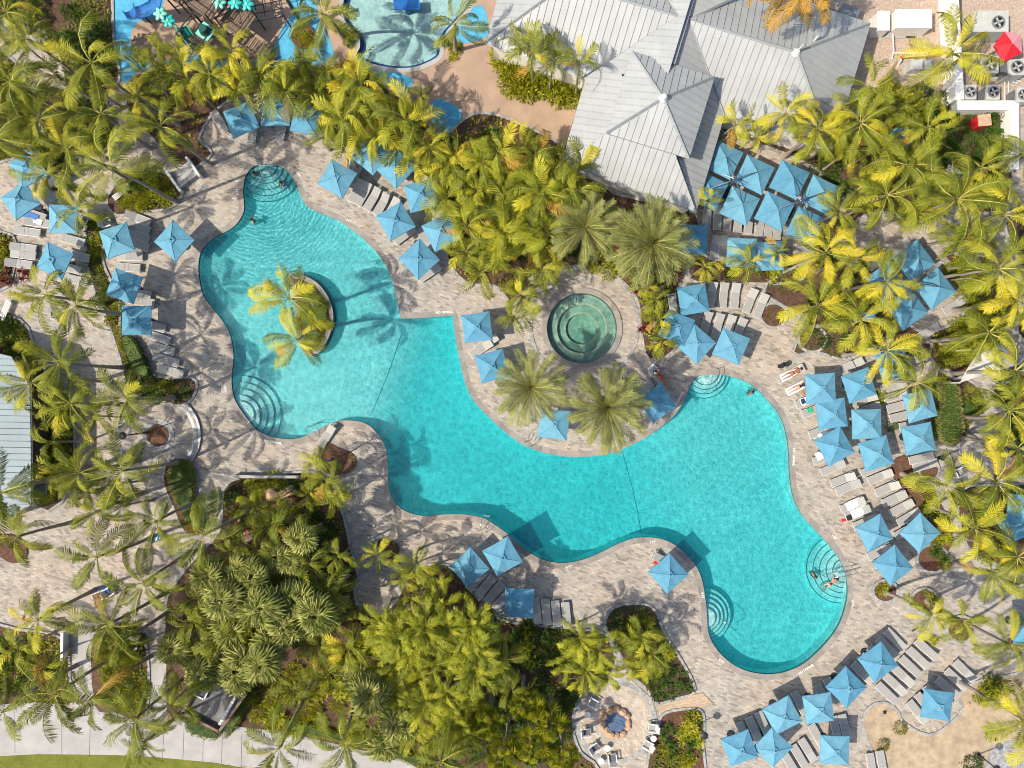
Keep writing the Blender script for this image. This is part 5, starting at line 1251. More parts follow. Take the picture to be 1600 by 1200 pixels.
# ================================================================ FIRE PIT
t = thing('fire_pit', 'round fire pit of tan boulders filled with blue glass', 'fire pit', (FP.x, FP.y, 0), exact=True)
part('glass_bed', MB().cyl((0, 0, .0), .82, .16, 24), 'blueglass', t)
rd = random.Random(4)
for i in range(12):
    a = 2 * pi * i / 12 + rd.uniform(-.08, .08); r = .98 + rd.uniform(-.05, .1); s = rd.uniform(.24, .34)
    o = part('stone', MB().sphere((0, 0, 0), s, 9, 6, (1.15, .85, .75), .16, rd), 'rock', t, False, loc=(r * cos(a), r * sin(a), s * .5), rot=(rd.uniform(-.3, .3), rd.uniform(-.3, .3), a + pi / 2))
def chair(px, py, ang, look):
    c = W(px, py, .5); t = thing('lounge_chair', look, 'chair', (c.x, c.y, 0), ang, exact=True)
    part('seat', MB().box((0, 0, .36), (.56, .52, .05)), 'sling_dark' if 'dark' in look else 'sling', t)
    part('backrest', MB().box((-.36, 0, .62), (.06, .52, .55), 0, Matrix.Rotation(-.35, 4, 'Y')), 'white_metal', t)
    for y in (-.31, .31):
        part('armrest', MB().box((-.03, y, .56), (.74, .09, .035)), 'white_metal', t)
        for x in (-.32, .3): part('leg', MB().box((x, y, .27), (.05, .05, .54)), 'white_metal', t)
    part('front_rail', MB().box((.3, 0, .34), (.05, .6, .05)), 'white_metal', t)
chair(927, 1099, dg(-30), 'white framed chair upper left of the fire pit')
chair(917, 1145, dg(5), 'white framed chair with dark seat left of the fire pit')
chair(930, 1169, dg(35), 'white framed chair with dark seat lower left of the fire pit')
chair(957, 1186, dg(97), 'white framed chair with dark seat below the fire pit')
chair(1020, 1138, dg(172), 'white framed chair with grey seat right of the fire pit')
chair(1012, 1165, dg(150), 'white framed chair with grey seat lower right of the fire pit')
side_table(918, 1117, 'cream round side table below the upper left fire pit chair', TTW, True)
side_table(1021, 1154, 'cream round side table between the two right fire pit chairs', TTW, True)
side_table(949, 1169, 'cream round side table above the lowest fire pit chair', TTW, True)
side_table(939, 1189, 'cream round side table left of the lowest fire pit chair', TTW, True)

# ================================================================ POOL LADDERS, RAILS, LAMPS
def ladder(px, py, ang, look):
    c = W(px, py); t = thing('pool_ladder', look, 'ladder', (c.x, c.y, 0), ang, exact=True)
    for y in (-.27, .27): part('rail', MB().tube([(-.75, y, 0), (-.7, y, .55), (-.2, y, .9), (.25, y, .8), (.42, y, 0), (.42, y, -.9)], .024, 6), 'steel', t, True)
    for z in (-.25, -.5, -.75): part('rung', MB().box((.42, 0, z), (.1, .52, .04)), 'white_metal', t)
ladder(828, 688, dg(-122), 'steel pool ladder on the upper pool edge below the date palms')
ladder(758, 815, dg(78), 'steel pool ladder on the lower pool edge in the middle')
ladder(489, 672, dg(118), 'steel pool ladder on the lower left pool edge')
def handrail(px, py, qx, qy, look):
    a = W(px, py); b = W(qx, qy) - a; t = thing('handrail', look, 'handrail', (a.x, a.y, 0), exact=True)
    for s in (-1,):
        part('rail', MB().tube([(0, 0, 0), (b.x * .05, b.y * .05, .85), (b.x * .5, b.y * .5, .85), (b.x * .92, b.y * .92, .45), (b.x, b.y, -.9)], .024, 6), 'steel', t, True)
    part('post', MB().tube([(b.x * .5, b.y * .5, -.7), (b.x * .5, b.y * .5, .84)], .02, 6), 'steel', t)
handrail(1330, 885, 1285, 896, 'steel handrail crossing the right pool steps'); handrail(1336, 890, 1288, 902, 'second steel handrail just below another on the right pool steps')
handrail(404, 248, 421, 297, 'steel handrail down the middle of the top left pool steps'); handrail(1122, 962, 1150, 985, 'steel handrail over the lower right pool steps')
handrail(383, 672, 418, 632, 'steel handrail over the lower left pool steps'); handrail(1120, 576, 1116, 612, 'steel handrail over the top right pool steps')
handrail(832, 515, 822, 500, 'short steel handrail left of the round spa')
def lamp(px, py, h, look):
    c = W(px, py); t = thing('lamp_post', look, 'lamp post', (c.x, c.y, 0), exact=True)
    part('post', MB().tube([(0, 0, 0), (0, 0, h)], [.06, .04], 8), 'dark_metal', t); part('base', MB().cyl((0, 0, 0), .14, .15, 12), 'dark_metal', t)
    part('lamp_head', MB().cyl((0, 0, h), .16, .22, 12, .28).cyl((0, 0, h + .22), .3, .06, 12, .1), 'dark_metal', t)
lamp(1090, 1130, 1.8, 'dark lamp post in the bed right of the fire pit'); lamp(1528, 1178, 2.0, 'dark lamp post in the sand garden'); lamp(228, 676, 3.2, 'dark lamp post left of the round tree ring')

for x, y, lk in ((1381, 1112, 'small dark sprinkler box on the sand near an umbrella'), (1554, 1154, 'tiny dark box on the sand near the stone circle')):
    c = W(x, y); o = thing('garden_box', lk, 'box', (c.x, c.y, 0), data=MB().box((0, 0, .1), (.2, .2, .2), .4).mesh('garden_box', 'dark_metal'), exact=True)
# boulders in the fan palm bed
for i, (x, y, s, lk) in enumerate(((425,774,.62,'large tan boulder in the fan palm bed, left of its twin'),(449,770,.66,'large tan boulder in the fan palm bed, right of its twin'),(414,783,.35,'small grey boulder beside the tan twins'),(402,800,.5,'grey boulder among undergrowth above the fan palms'),(388,838,.5,'brown boulder in the fan palm bed near the terrace'),(377,815,.4,'brown boulder by red plants near the terrace'),(640,950,.4,'tan boulder below the little paved court'),(1515,1102,.2,'small stone at the sand garden rim'))):
    c = W(x, y, .2); rd = random.Random(i); thing('boulder', lk, 'boulder', (c.x, c.y, s * .3), rd.uniform(0, 3), data=MB().sphere((0, 0, 0), s, 10, 7, (1.2, .85, .6), .12, rd).mesh('boulder', 'rock_grey' if 'grey' in lk else 'rock'), exact=True)

# ================================================================ PLAY AREA
def play_tower():
    c = W(333, 45, 0); t = thing('play_tower', 'wooden water play tower with plank decks and dark rails', 'play structure', (c.x, c.y, 0), .62 * -1, exact=True)
    pl = MB().box((0, 0, 0), (.15, 2.0, .04)).mesh('plank', 'wood'); ps = MB().box((0, 0, 0), (.13, 1.4, .04)).mesh('plank', 'wood')
    for (ox, oy, z, n, me) in ((-2.2, .6, 2.4, 13, pl), (.2, .9, 2.9, 13, pl), (2.4, 1.3, 2.0, 12, pl), (.6, -1.3, 1.6, 11, ps), (-1.0, 2.6, 3.1, 10, ps)):
        for i in range(n): link('plank', me, t, loc=(ox + i * .172 - n * .086, oy, z))
        x0, x1 = ox - n * .086 - .1, ox + n * .086 - .05
        for x in (x0, x1):
            for y in (oy - 1, oy + 1): part('post', MB().tube([(x, y, 0), (x, y, z + 1.0)], .06, 6), 'darkwood', t)
            part('rail', MB().box((x, oy, z + .95), (.07, 2.0, .07)), 'darkwood', t); part('rail', MB().box((x, oy, z + .5), (.05, 2.0, .05)), 'darkwood', t)
        for y in (oy - 1, oy + 1): part('rail', MB().box(((x0 + x1) / 2, y, z + .95), (x1 - x0, .07, .07)), 'darkwood', t)
    for i in range(9): part('stair_tread', MB().box((3.6 + i * .22, .6, 1.9 - i * .2), (.2, 1.1, .05)), 'wood', t)
    part('mint_panel', MB().box((-.9, .6, 3.5), (.7, .9, .08), .1), 'mint', t); part('water_bucket', MB().cyl((1.2, -.9, 2.6), .42, .5, 16, .3), 'darkgreen', t); part('roof_panel', MB().box((1.2, -.9, 2.5), (1.1, 1.1, .06)), 'mint', t)
    part('barrel', MB().cyl((-1.0, 1.5, 3.2), .3, .5, 14), 'aqua_pl', t)
play_tower()
def slide(pts, mat, wd, look, rail=None):
    P0 = [W(x, y, h) for x, y, h in pts]; o = P0[0].copy(); o.z = 0; t = thing('water_slide', look, 'slide', tuple(o), exact=True); mb = MB(); rl = [[], []]
    for i, p in enumerate(P0):
        d = P0[min(i + 1, len(P0) - 1)] - P0[max(0, i - 1)]; s = Vector((-d.y, d.x, 0)).normalized() * wd / 2
        for q, z in ((-1, .28), (-.7, 0), (0, -.06), (.7, 0), (1, .28)): mb.v.append(tuple(p - o + s * q + Vector((0, 0, z))))
        rl[0].append(tuple(p - o + s + Vector((0, 0, .3)))); rl[1].append(tuple(p - o - s + Vector((0, 0, .3))))
    for i in range(len(P0) - 1):
        for j in range(4): a = i * 5 + j; mb.f.append((a, a + 1, a + 6, a + 5))
    part('chute', mb, mat, t, True)
    for r in rl: part('side_rail', MB().tube(r, .05, 6), rail or mat, t)
    for i in (0, len(P0) // 2): p = P0[i] - o; part('support', MB().tube([(p.x, p.y, 0), tuple(p)], .06, 6), 'darkwood', t)
slide([(285,42,2.4),(294,56,1.7),(303,68,1.0),(311,78,.4)], 'teal', .8, 'straight teal slide beside the wooden play tower', 'mint')
slide([(250,-14,3.2),(247,4,2.6),(236,16,2.0),(222,22,1.4),(208,24,.8),(203,15,.5)], 'bluedeep', 1.0, 'curved royal blue slide ending over the blue pad')
def flower(px, py, h, mat, look):
    c = W(px, py, h); t = thing('spray_flower', look, 'play feature', (c.x, c.y, 0), exact=True)
    part('stem', MB().tube([(0, 0, 0), (.2, .1, h * .6), (0, 0, h)], .05, 6), 'mint', t, True)
    for k in range(6):
        a = k * pi / 3; part('petal', MB().sphere((0, 0, 0), .27, 8, 5, (1, .6, .22)), mat, t, True, loc=(cos(a) * .3, sin(a) * .3, h), rot=(0, .25, a))
    part('blossom_center', MB().sphere((0, 0, h + .05), .14, 8, 5), 'mint', t, True)
flower(250, 21, 3.0, 'mint', 'pale mint spray flower left of its aqua neighbour'); flower(263, 32, 2.8, 'aqua_pl', 'aqua spray flower below the pale mint one')
flower(342, 3, 3.4, 'mint', 'pale mint spray flower at the top beside the tower'); flower(367, 4, 3.4, 'aqua_pl', 'aqua spray flower at the top right of the tower'); flower(386, 6, 3.2, 'aqua_pl', 'small green spray flower nearest the climbing frame')
c = W(418, 22, 0); t = thing('climbing_frame', 'dark metal climbing frame of crossed bars on the plaza', 'play structure', (c.x, c.y, 0), .2, exact=True)
for i in range(6):
    part('bar', MB().tube([(-1.6 + i * .62, -1.5, 2.0), (-1.6 + i * .62, 1.5, 2.0)], .04, 5), 'dark_metal', t)
    part('bar', MB().tube([(-1.8, -1.5 + i * .6, 1.96), (1.7, -1.5 + i * .6, 1.96)], .04, 5), 'dark_metal', t)
for x in (-1.7, 1.6):
    for y in (-1.4, 1.4): part('post', MB().tube([(x, y, 0), (x, y, 2.1)], .06, 6), 'dark_metal', t)
c = W(474, 42); t = thing('green_pole', 'tall dark green pole rising from a small plaza bed', 'pole', (c.x, c.y, 0), exact=True)
part('pole', MB().tube([(0, 0, 0), (0, 0, 5.0)], [.16, .14], 10), 'darkgreen', t, True); part('base_plate', MB().cyl((0, 0, 0), .3, .08, 14), 'darkgreen', t)
zz[0] += .003
o = structure('little_tree_ring', MB().cyl((W(475,58).x, W(475,58).y, 0), .95, zz[0] + .02, 20), 'soil')
c = W(246, 75); t = thing('dark_splash_basin', 'dark heart-shaped rock-rimmed basin left of the teal slide', 'basin', (c.x, c.y, 0), exact=True)
bp = [((x - 246) / 20, (75 - y) / 20) for x, y in ((206,66),(216,56),(230,58),(240,70),(262,74),(268,82),(250,86),(232,92),(220,98),(210,88))]
part('basin_floor', MB().prism(ccw(bp), .0, .12), 'wood', t); rd = random.Random(8)
for i, p in enumerate(ccw(catmull(bp, 2))): part('stone', MB().sphere((0, 0, 0), .17, 7, 5, (1, .8, .7), .15, rd), 'rock', t, loc=(p[0], p[1], .12), rot=(0, 0, rd.uniform(0, 3)))
c = W(634, 2, 1.2); t = thing('spray_toy', 'royal blue spray toy standing in the kids pool', 'play feature', (c.x, c.y, 0), exact=True)
part('ramp', MB().box((0, 0, .7), (2.0, .8, .1), .1, Matrix.Rotation(.2, 4, 'Y')), 'bluedeep', t); part('pillar', MB().cyl((0, 0, -.4), .25, 1.1, 12), 'bluedeep', t)

# ================================================================ EQUIPMENT YARD
def condenser(px, py, ang, s, h, look, fan=(0, 0)):
    c = W(px, py, h); t = thing('air_condenser', look, 'condenser', (c.x, c.y, 0), ang, exact=True)
    part('cabinet', MB().box((0, 0, h / 2), (s[0], s[1], h)), 'hvac', t)
    part('louvre_panel', MB().box((-s[0] / 2 - .01, 0, h / 2), (.02, s[1] * .85, h * .8)), 'grey_metal', t)
    fr = min(.46, min(s) * .4); f = part('fan_guard', MB().ring((fan[0], fan[1], h), fr - .05, fr + .03, .1, 24), 'grey_metal', t)
    part('fan_well', MB().cyl((fan[0], fan[1], h + .003), fr - .05, .01, 20), 'dark_metal', f)
    for k in range(4):
        a = k * pi / 2 + .4; part('fan_blade', MB().box((fan[0] + cos(a) * fr * .45, fan[1] + sin(a) * fr * .45, h + .05), (fr * .8, fr * .36, .015), a), 'hvac', f)
    for k in range(3): part('guard_wire', MB().ring((fan[0], fan[1], h + .09), fr * (.3 + .25 * k), fr * (.3 + .25 * k) + .015, .01, 18), 'dark_metal', f)
condenser(1548, 33, 0, (2.7, 1.6), 1.9, 'large pale rooftop-style condenser in the upper equipment yard', (.55, -.1))
condenser(1547, 101, .05, (1.3, 1.3), 1.5, 'grey condenser below the big pale one, left of its neighbour'); condenser(1589, 105, .05, (1.2, 1.2), 1.6, 'pale round-fan condenser at the right frame edge')
condenser(1516, 144, 0, (.95, 1.1), 1.3, 'small pale condenser tucked in the white wall corner'); condenser(1552, 144, 0, (1.0, 1.1), 1.6, 'small pale condenser right of the wall corner one'); condenser(1598, 148, 0, (.9, 1.1), 1.5, 'half-cropped pale condenser at the right frame edge near the wall')
def boxy(name, look, cat, px, py, h, d, ang, mat, lid=None):
    c = W(px, py, h); t = thing(name, look, cat, (c.x, c.y, 0), ang, exact=True)
    part('body', MB().box((0, 0, h / 2), (d[0], d[1], h)), mat, t); part('lid', MB().box((0, 0, h + .035), (d[0] + .08, d[1] + .08, .07)), lid or mat, t); part('plinth', MB().box((0, 0, .04), (d[0] + .3, d[1] + .3, .079)), 'concrete', t)
boxy('utility_cabinet', 'large cream utility cabinet with white lid in the gravel yard', 'cabinet', 1427, 30, 1.4, (2.7, 1.35), 0, 'cream', 'whitewall')
boxy('utility_cabinet', 'smaller cream utility cabinet left of the large one', 'cabinet', 1380, 33, 1.3, (.85, 1.4), 0, 'cream', 'whitewall')
boxy('utility_cabinet', 'grey flat cabinet beside the pavilion roof corner', 'cabinet', 1328, 18, 1.2, (1.3, .8), -.3, 'grey_metal')
boxy('small_cabinet', 'small green box between cream cabinets and pipes', 'cabinet', 1428, 48, .5, (.45, .4), 0, 'hvac')
boxy('small_cabinet', 'pale ribbed meter cabinet below the white pipes', 'cabinet', 1432, 101, .9, (.8, .7), 0, 'hvac'); boxy('small_cabinet', 'slim pale meter cabinet right of the ribbed one', 'cabinet', 1450, 100, .9, (.4, .7), 0, 'hvac')
c = W(1431, 82, .6); t = thing('pipe_manifold', 'white pipe manifold with red valves in the gravel yard', 'pipes', (c.x, c.y, 0), exact=True)
part('pipe', MB().tube([(-1.6, 0, .5), (1.1, 0, .5)], .1, 8), 'white_metal', t); part('pipe', MB().tube([(-1.7, 2.0, .4), (-1.6, .2, .4), (-1.6, -.3, .1)], .06, 8), 'white_metal', t)
for x in (-1.1, -.1, .9):
    part('branch', MB().tube([(x, .1, .5), (x, -.6, .5), (x, -.8, 0)], .07, 8), 'white_metal', t); part('valve', MB().cyl((x, -.35, .55), .12, .1, 10), 'red', t)
for i, (x0, y0, x1, y1) in enumerate(((1540,122,1600,122),(1546,118,1590,130),(1570,128,1570,160),(1576,126,1576,160),(1595,128,1560,116))):
    a = W(x0, y0, .3); b = W(x1, y1, .3) - a; t = thing('conduit', ['upper pale conduit running between condensers', 'second pale conduit crossing below the fans', 'left of two vertical conduits by the wall', 'right of two vertical conduits by the wall', 'short slanted conduit near the right edge'][i], 'conduit', tuple(a), exact=True)
    part('pipe', MB().tube([(0, 0, 0), tuple(b)], .05, 6), 'white_metal', t); part('elbow', MB().tube([tuple(b), tuple(b + Vector((0, 0, -.3)))], .05, 6), 'white_metal', t)
c = W(1578, 70, 2.0); t = thing('red_umbrella', 'red and faded pink tilted umbrella in the equipment yard', 'umbrella', (c.x, c.y, 0), .5, exact=True)
part('canopy', MB().poly([(-1, -.9, 1.9), (-1.1, .5, 1.9), (0, 0, 2.3)]).poly([(-1.1, .5, 1.9), (.2, 1.1, 1.9), (0, 0, 2.3)]).poly([(-1, -.9, 1.9), (0, 0, 2.3), (.6, -1, 1.9)]), 'red', t)
part('faded_panel', MB().poly([(.2, 1.1, 1.9), (1.2, .3, 1.9), (0, 0, 2.3)]).poly([(1.2, .3, 1.9), (.6, -1, 1.9), (0, 0, 2.3)]), 'pink', t); part('pole', MB().tube([(0, 0, 0), (0, 0, 2.35)], .03, 6), 'white_metal', t)
boxy('red_box', 'red-brown box among the shrubs inside the white wall', 'box', 1538, 188, 1.4, (.9, .8), .1, 'red', 'rock')
c = W(1407, 216, .5); t = thing('blue_tub', 'round blue tub glimpsed between right hand palms', 'tub', (c.x, c.y, 0), exact=True)
part('rim', MB().ring((0, 0, .5), .7, .85, .1, 24), 'bluepad', t); part('shell', MB().cyl((0, 0, 0), .8, .5, 24), 'bluedeep', t)
boxy('sign_board', 'dark framed pale board lying between palms at right', 'sign', 1488, 271, .6, (1.1, .8), -.5, 'navy', 'whitewall')
# white tensile sail near the right edge
c = W(1535, 590, 0); t = thing('shade_sail', 'white curved shade sail half hidden by palms at right', 'shade sail', (c.x, c.y, 0), exact=True)
def sail(pts, n=8):
    A, B, C_ = [W(x, y, h) - c for x, y, h in pts]; mb = MB()
    for i in range(n + 1):
        for j in range(n + 1 - i):
            u = i / n; v = j / n; w_ = 1 - u - v; p = A * w_ + B * u + C_ * v; m = (A + B + C_) / 3; sg = 1 - 1.3 * (u * v + v * w_ + u * w_); p = m.lerp(p, .72 + .28 * (1 - 4 * min(1, (u * v + v * w_ + u * w_))) if False else 1); p.z -= .9 * (u * v + v * w_ + w_ * u)
            mb.v.append(tuple(p))
    idx = {}; k = 0
    for i in range(n + 1):
        for j in range(n + 1 - i): idx[i, j] = k; k += 1
    for i in range(n):
        for j in range(n - i):
            mb.f.append((idx[i, j], idx[i + 1, j], idx[i, j + 1]))
            if i + j < n - 1: mb.f.append((idx[i + 1, j], idx[i + 1, j + 1], idx[i, j + 1]))
    return mb
part('sail', sail([(1534,545,3.6),(1500,598,2.6),(1590,570,3.2)]), 'sail', t, True); part('sail', sail([(1534,545,3.6),(1590,535,3.0),(1590,570,3.2)]), 'sail', t, True)
for x, y, h in ((1534,545,3.6),(1500,598,2.6)): p = W(x, y, h) - c; part('mast', MB().tube([(p.x, p.y, 0), tuple(p)], .06, 8), 'white_metal', t)

# bench steps upper left, benches, chairs among palms
c = W(291, 275, 0); t = thing('garden_steps', 'short flight of pale stone steps by the upper left bed', 'steps', (c.x, c.y, 0), -.95, exact=True)
for i in range(4): part('tread', MB().box((-.6 + i * .36, 0, .06 + i * .06), (.35, 1.7, .12 + i * .12)), 'cobble' if i % 2 else 'concrete', t)
for y in (-.95, .95): part('cheek_wall', MB().box((0, y, .3), (1.9, .18, .6)), 'whitewall', t)
for i, (x, y, a, lk) in enumerate(((92,280,.5,'white bench top left under drooping palm fronds'),(8,485,1.2,'pale bench at the left edge above the shaded court'),(190,300,.7,'narrow white bench beside the upper left planted island'),(58,772,.1,'pale bench beside the low blue roof'))):
    c = W(x, y, .4); t = thing('bench', lk, 'bench', (c.x, c.y, 0), a, exact=True)
    for q in range(4): part('slat', MB().box((0, -.18 + q * .12, .42), (1.6, .09, .035)), 'white_metal', t)
    for q in (-.7, .7): part('leg', MB().box((q, 0, .2), (.06, .42, .4)), 'white_metal', t)
for i, (x, y, a, lk) in enumerate(((165,348,.3,'white framed chair beside the left bed corner'),(240,838,1.2,'white framed chair among lower left palms'),(158,930,.4,'white framed chair left of its twin among dark palms'),(170,925,.6,'white framed chair right of its twin among dark palms'),(130,345,1.0,'dark seated chair near the third left umbrella'),(182,212,.8,'white framed chair on the shaded upper left walk'),(1590,560,.8,'white framed chair near the white sail'),(1500,738,.4,'white framed chair beneath the right palms'))):
    chair(x, y, a, lk)

# ================================================================ PEOPLE
def person(name, look, origin, rz, joints, skin, wear=(), hair=True, tilt=None, group=None, face=1):
    """joints: dict of 3-d points; the body is one skinned surface, hair and clothes are its children"""
    import bmesh
    J = joints; order = ['pelvis', 'waist', 'chest', 'neck', 'head0', 'head1']; rad = dict(pelvis=.135, waist=.115, chest=.145, neck=.055, head0=.085, head1=.08)
    vs = []; ed = []; rr = []; ix = {}
    def add(k, p, r): ix[k] = len(vs); vs.append(tuple(p)); rr.append(r)
    for k in order: add(k, J[k], rad[k])
    for a, b in zip(order, order[1:]): ed.append((ix[a], ix[b]))
    for s in 'lr':
        for k, r, par in (('shoulder', .065, 'chest'), ('elbow', .042, 'shoulder' + s), ('wrist', .028, 'elbow' + s), ('palm', .032, 'wrist' + s)):
            add(k + s, J[k + s], r); ed.append((ix[par], ix[k + s]))
        d = (Vector(J['palm' + s]) - Vector(J['wrist' + s])).normalized(); sd = d.cross(Vector((0, 0, 1)));
        sd = sd.normalized() if sd.length > .1 else Vector((1, 0, 0))
        for q in range(4):
            b = Vector(J['palm' + s]) + sd * (q - 1.5) * .022 + d * .03; add('f%d' % q + s, b, .009); ed.append((ix['palm' + s], ix['f%d' % q + s]))
            add('g%d' % q + s, b + d * (.055, .065, .06, .045)[q] - Vector((0, 0, .01)), .007); ed.append((ix['f%d' % q + s], ix['g%d' % q + s]))
        add('t' + s, Vector(J['wrist' + s]).lerp(Vector(J['palm' + s]), .5) + sd * .045 + d * .02, .01); ed.append((ix['palm' + s], ix['t' + s]))
        for k, r, par in (('hip', .095, 'pelvis'), ('knee', .058, 'hip' + s), ('ankle', .036, 'knee' + s), ('toe', .035, 'ankle' + s)):
            add(k + s, J[k + s], r); ed.append((ix[par], ix[k + s]))
    me = bpy.data.meshes.new('body'); me.from_pydata(vs, ed, []); tmp = bpy.data.objects.new('tmp', me); COL.objects.link(tmp)
    md = tmp.modifiers.new('s', 'SKIN'); sk = me.skin_vertices[0].data
    for i, r in enumerate(rr): sk[i].radius = (r, r)
    sk[0].use_root = True; sb = tmp.modifiers.new('u', 'SUBSURF'); sb.levels = 1; sb.render_levels = 1
    dg_ = bpy.context.evaluated_depsgraph_get(); body = bpy.data.meshes.new_from_object(tmp.evaluated_get(dg_)); body.name = 'body'
    bpy.data.objects.remove(tmp); body.materials.clear(); body.materials.append(M[skin]); body.polygons.foreach_set('use_smooth', [True] * len(body.polygons))
    t = thing('person', look, 'person', origin, rz, exact=True)
    link('body', body, t)
    H0, H1 = Vector(J['head0']), Vector(J['head1']); hc = (H0 + H1) / 2; up = (H1 - H0).normalized(); f = Vector(J.get('face', (0, 0, 1))).normalized()
    if hair: part('hair', MB().sphere((0, 0, 0), .118, 12, 8, (1, 1, 1.05)), 'hair', t, True, loc=tuple(hc + up * .02 - f * .03))
    part('nose', MB().sphere((0, 0, 0), .018, 6, 4), skin, t, True, loc=tuple(hc + f * .1))
    sd = f.cross(up)
    for q in (-1, 1): part('eye', MB().sphere((0, 0, 0), .012, 6, 4), 'black', t, True, loc=tuple(hc + f * .088 + sd * .035 * q + up * .02))
    for nm, a, b, ra, rb, mt in wear:
        A, B = Vector(J[a]), Vector(J[b]); part(nm, MB().tube([tuple(A), tuple((A + B) / 2), tuple(B)], [ra, (ra + rb) / 2 * .98, rb], 12), mt, t, True)
    return t
def lying(arms='up'):
    J = dict(pelvis=(0, 0, .12), waist=(.2, 0, .12), chest=(.4, 0, .14), neck=(.57, 0, .13), head0=(.66, 0, .14), head1=(.76, 0, .14), face=(0, 0, 1))
    for s, y in (('l', 1), ('r', -1)):
        J['shoulder' + s] = (.47, .19 * y, .12)
        if arms == 'up': J['elbow' + s] = (.62, .36 * y, .1); J['wrist' + s] = (.8, .22 * y, .08); J['palm' + s] = (.85, .15 * y, .08)
        else: J['elbow' + s] = (.2, .26 * y, .08); J['wrist' + s] = (-.02, .28 * y, .07); J['palm' + s] = (-.1, .28 * y, .07)
        J['hip' + s] = (-.08, .1 * y, .12); J['knee' + s] = (-.5, .11 * y + (.05 if s == 'l' else 0), .13); J['ankle' + s] = (-.9, .1 * y, .09); J['toe' + s] = (-.98, .13 * y, .17)
    return J
SW = lambda m: (('swim_bottom', 'pelvis', 'waist', .155, .12, m),)
BK = lambda m: (('bikini_bottom', 'pelvis', 'waist', .15, .115, m), ('bikini_top', 'waist', 'chest', .12, .162, m))
c = W(1238, 583, .42); person('p', 'tanned sunbather lying on the upper white towel', tuple(c), dg(27), lying('down'), 'skin_a', (('swim_bottom', 'pelvis', 'waist', .155, .12, 'orange'),))
c = W(1248, 604, .42); person('p', 'lighter skinned sunbather lying on the lower white towel', tuple(c), dg(27), lying('up'), 'skin_b', BK('black'))
c = W(1034, 591, .42); person('p', 'person in red reclining head to the upper left beside the spa path', tuple(c), dg(130), lying('up'), 'skin_a', BK('red'))
def standing(lean=0.0, arms='float'):
    J = dict(pelvis=(0, 0, .0), waist=(0, 0, .2), chest=(0, 0, .4), neck=(.02, 0, .57), head0=(.03, 0, .66), head1=(.04, 0, .76), face=(1, 0, .1))
    for s, y in (('l', 1), ('r', -1)):
        J['shoulder' + s] = (0, .2 * y, .47); J['elbow' + s] = (.10, .34 * y, .26); J['wrist' + s] = (.30, .24 * y, .30); J['palm' + s] = (.37, .20 * y, .30)
        J['hip' + s] = (0, .1 * y, -.06); J['knee' + s] = (.06, .13 * y, -.46); J['ankle' + s] = (.0, .14 * y, -.86); J['toe' + s] = (.13, .15 * y, -.9)
    return J
def swimming():
    J = lying('down')
    for s, y in (('l', 1), ('r', -1)): J['elbow' + s] = (.66, .42 * y, .05); J['wrist' + s] = (.88, .5 * y, .02); J['palm' + s] = (.96, .5 * y, .02)
    J['kneel'] = (-.45, .2, .02); J['kneer'] = (-.45, -.2, .02); J['anklel'] = (-.8, .14, -.1); J['ankler'] = (-.8, -.2, -.02); J['toel'] = (-.92, .14, -.14); J['toer'] = (-.92, -.22, -.05); J['face'] = (.6, 0, -.6)
    return J
for px, py, a, lk, J, sk, wr in (
    (439, 285, -.4, 'person with white top standing on the top left pool steps', 'st', 'skin_b', (('shirt', 'waist', 'chest', .135, .17, 'towel'),)),
    (393, 343, .2, 'swimmer in the shaded cove of the top left pool', 'st', 'skin_b', SW('navy')),
    (397, 270, -1.0, 'person wading at the left of the top left pool steps', 'st', 'skin_a', SW('red')),
    (1176, 613, 2.6, 'swimmer near the top right pool steps', 'st', 'skin_a', SW('black')),
    (1274, 901, .6, 'person in dark swimwear at the outer ring of the right pool steps', 'st', 'skin_a', BK('black')),
    (1297, 913, .6, 'pale swimmer stretched over the right pool steps', 'sw', 'skin_b', SW('navy'))):
    if J == 'st': c = W(px, py, .15); person('p', lk, (c.x, c.y, -.5), a, standing(), sk, wr)
    else: c = W(px, py, 0); person('p', lk, (c.x, c.y, -.2), a, swimming(), sk, wr)

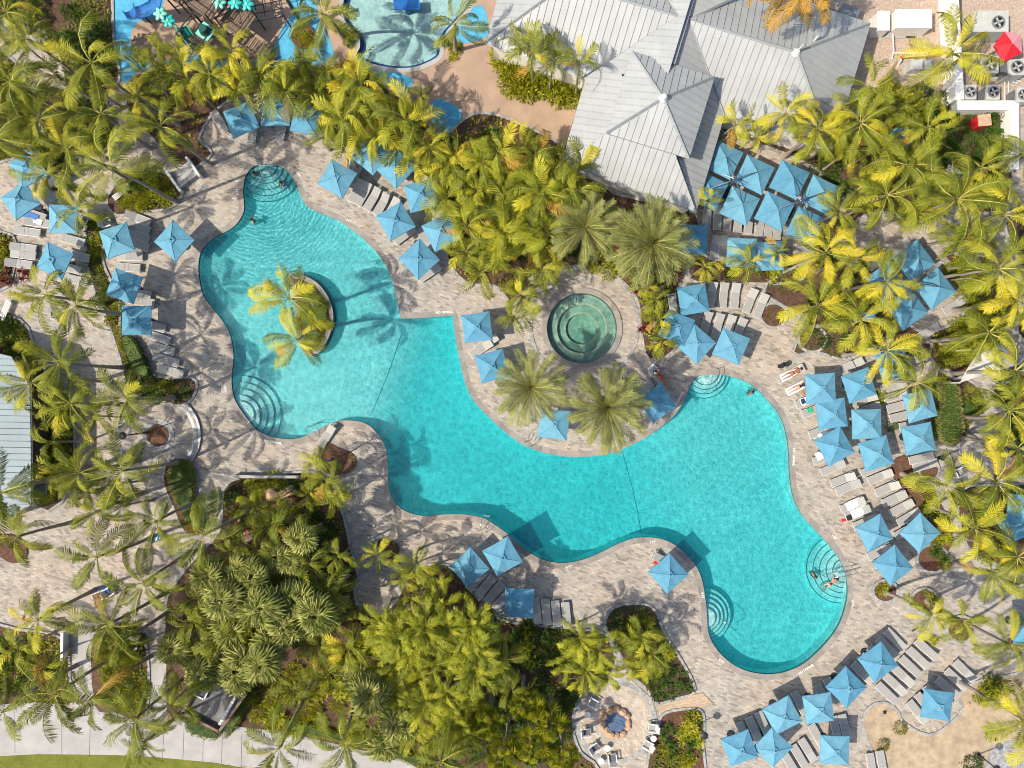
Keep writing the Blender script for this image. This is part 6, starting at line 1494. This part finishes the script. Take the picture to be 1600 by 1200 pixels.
# ================================================================ LABELS: say which one
LAND = [('the kids pool', 620, 70), ('the blue splash pad', 200, 90), ('the play tower', 330, 60), ('the green pole', 470, 60), ('the brown plaza', 790, 190), ('the pavilion left wing', 840, 60), ('the left wing bush west side', 800, 110), ('the left wing bush east side', 885, 125), ('the pavilion peak', 1037, 190), ('the pavilion right wing', 1245, 170), ('the gravel yard', 1430, 70),
 ('the condensers', 1550, 90), ('the white corner wall', 1560, 230), ('the first four-canopy umbrella', 1148, 281), ('the second four-canopy umbrella', 1253, 325), ('the shaded four-canopy umbrella', 1432, 443), ('the largest date palm', 1019, 400), ('the round spa', 880, 450), ('the spa-side curb', 1040, 500),
 ('the lower date palms', 890, 650), ('the pool island', 470, 500), ('the top left pool steps', 412, 230), ('the lower left pool steps', 350, 660), ('the right pool steps', 1370, 900), ('the lower right pool steps', 1090, 950), ('the top right pool steps', 1130, 560), ('the fire pit', 962, 1127), ('the pill-shaped bed', 1010, 1020),
 ('the sand garden', 1480, 1120), ('the square utility hut', 335, 1100), ('the lower left walk', 120, 1090), ('the left walk gate', 235, 1000), ('the pale blue roof', 40, 680), ('the round tree ring', 220, 690), ('the keyhole hedge', 285, 790), ('the upper fan palm grove', 410, 850), ('the lower fan palm grove', 340, 1010), ('the far left umbrellas', 50, 360),
 ('the upper left palms', 60, 150), ('the upper left corner', 60, 30), ('the planted island', 225, 290), ('the slim lounger row', 240, 540), ('the long palm bed west end', 420, 140), ('the long palm bed middle', 600, 190), ('the long palm bed east end', 880, 280), ('the pool corner', 740, 400), ('the upper middle umbrellas', 640, 330), ('the square pool end', 760, 540),
 ('the pool nook', 530, 740), ('the little paved court', 590, 910), ('the lower middle umbrellas', 790, 900), ('the lower bed centre', 700, 1050), ('the lower walk bend', 560, 1150), ('the dark bed bottom', 840, 1120), ('the lone umbrella', 1046, 898), ('the bottom umbrella cluster', 1220, 1150), ('the lower lounger rows', 1370, 1030),
 ('the covered loungers', 1340, 800), ('the right umbrella cluster', 1330, 640), ('the pale clipped hedge', 1460, 650), ('the white shade sail', 1550, 570), ('the right edge palms', 1560, 760), ('the orange tree rings', 1480, 960), ('the right edge thicket', 1560, 430), ('the brown palm ring', 1230, 480), ('the right palm tangle', 1330, 480), ('the shaded court at left', 90, 520), ('the lower left terrace', 60, 880), ('the upper right thicket', 1400, 240), ('the right lower umbrellas', 1400, 860),
 ('the middle left loungers', 200, 400), ('the lower edge', 740, 1180), ('the bottom right corner', 1560, 1170), ('the bottom left corner', 30, 1170), ('the right middle palms', 1500, 300)]
ORD = ['', 'second ', 'third ', 'fourth ', 'fifth ', 'sixth ', 'seventh ', 'eighth ', 'ninth ', 'tenth ', 'eleventh ', 'twelfth ', 'thirteenth ', 'fourteenth ', 'fifteenth ', 'sixteenth ', 'seventeenth ', 'eighteenth ']
buckets = {}
for o, look, (x, y) in PEND:
    l = min(LAND, key=lambda q: hypot(q[1] - x, q[2] - y)); buckets.setdefault((look, l[0]), []).append((o, x, y))
for (look, lm), it in buckets.items():
    xs = [q[1] for q in it]; ys = [q[2] for q in it]; n = len(it)
    if n == 1: it[0][0]['label'] = look + ' nearest ' + lm; continue
    hor = max(xs) - min(xs) >= max(ys) - min(ys)
    it.sort(key=lambda q: q[1] if hor else q[2])
    for i, q in enumerate(it):
        if i < (n + 1) // 2: w_ = ('leftmost' if hor else 'topmost') if i == 0 else ORD[min(i, 17)] + ('from left' if hor else 'from top')
        else:
            k = n - 1 - i; w_ = ('rightmost' if hor else 'lowest') if k == 0 else ORD[min(k, 17)] + ('from right' if hor else 'from bottom')
        q[0]['label'] = '%s, %s by %s' % (look, w_, lm)
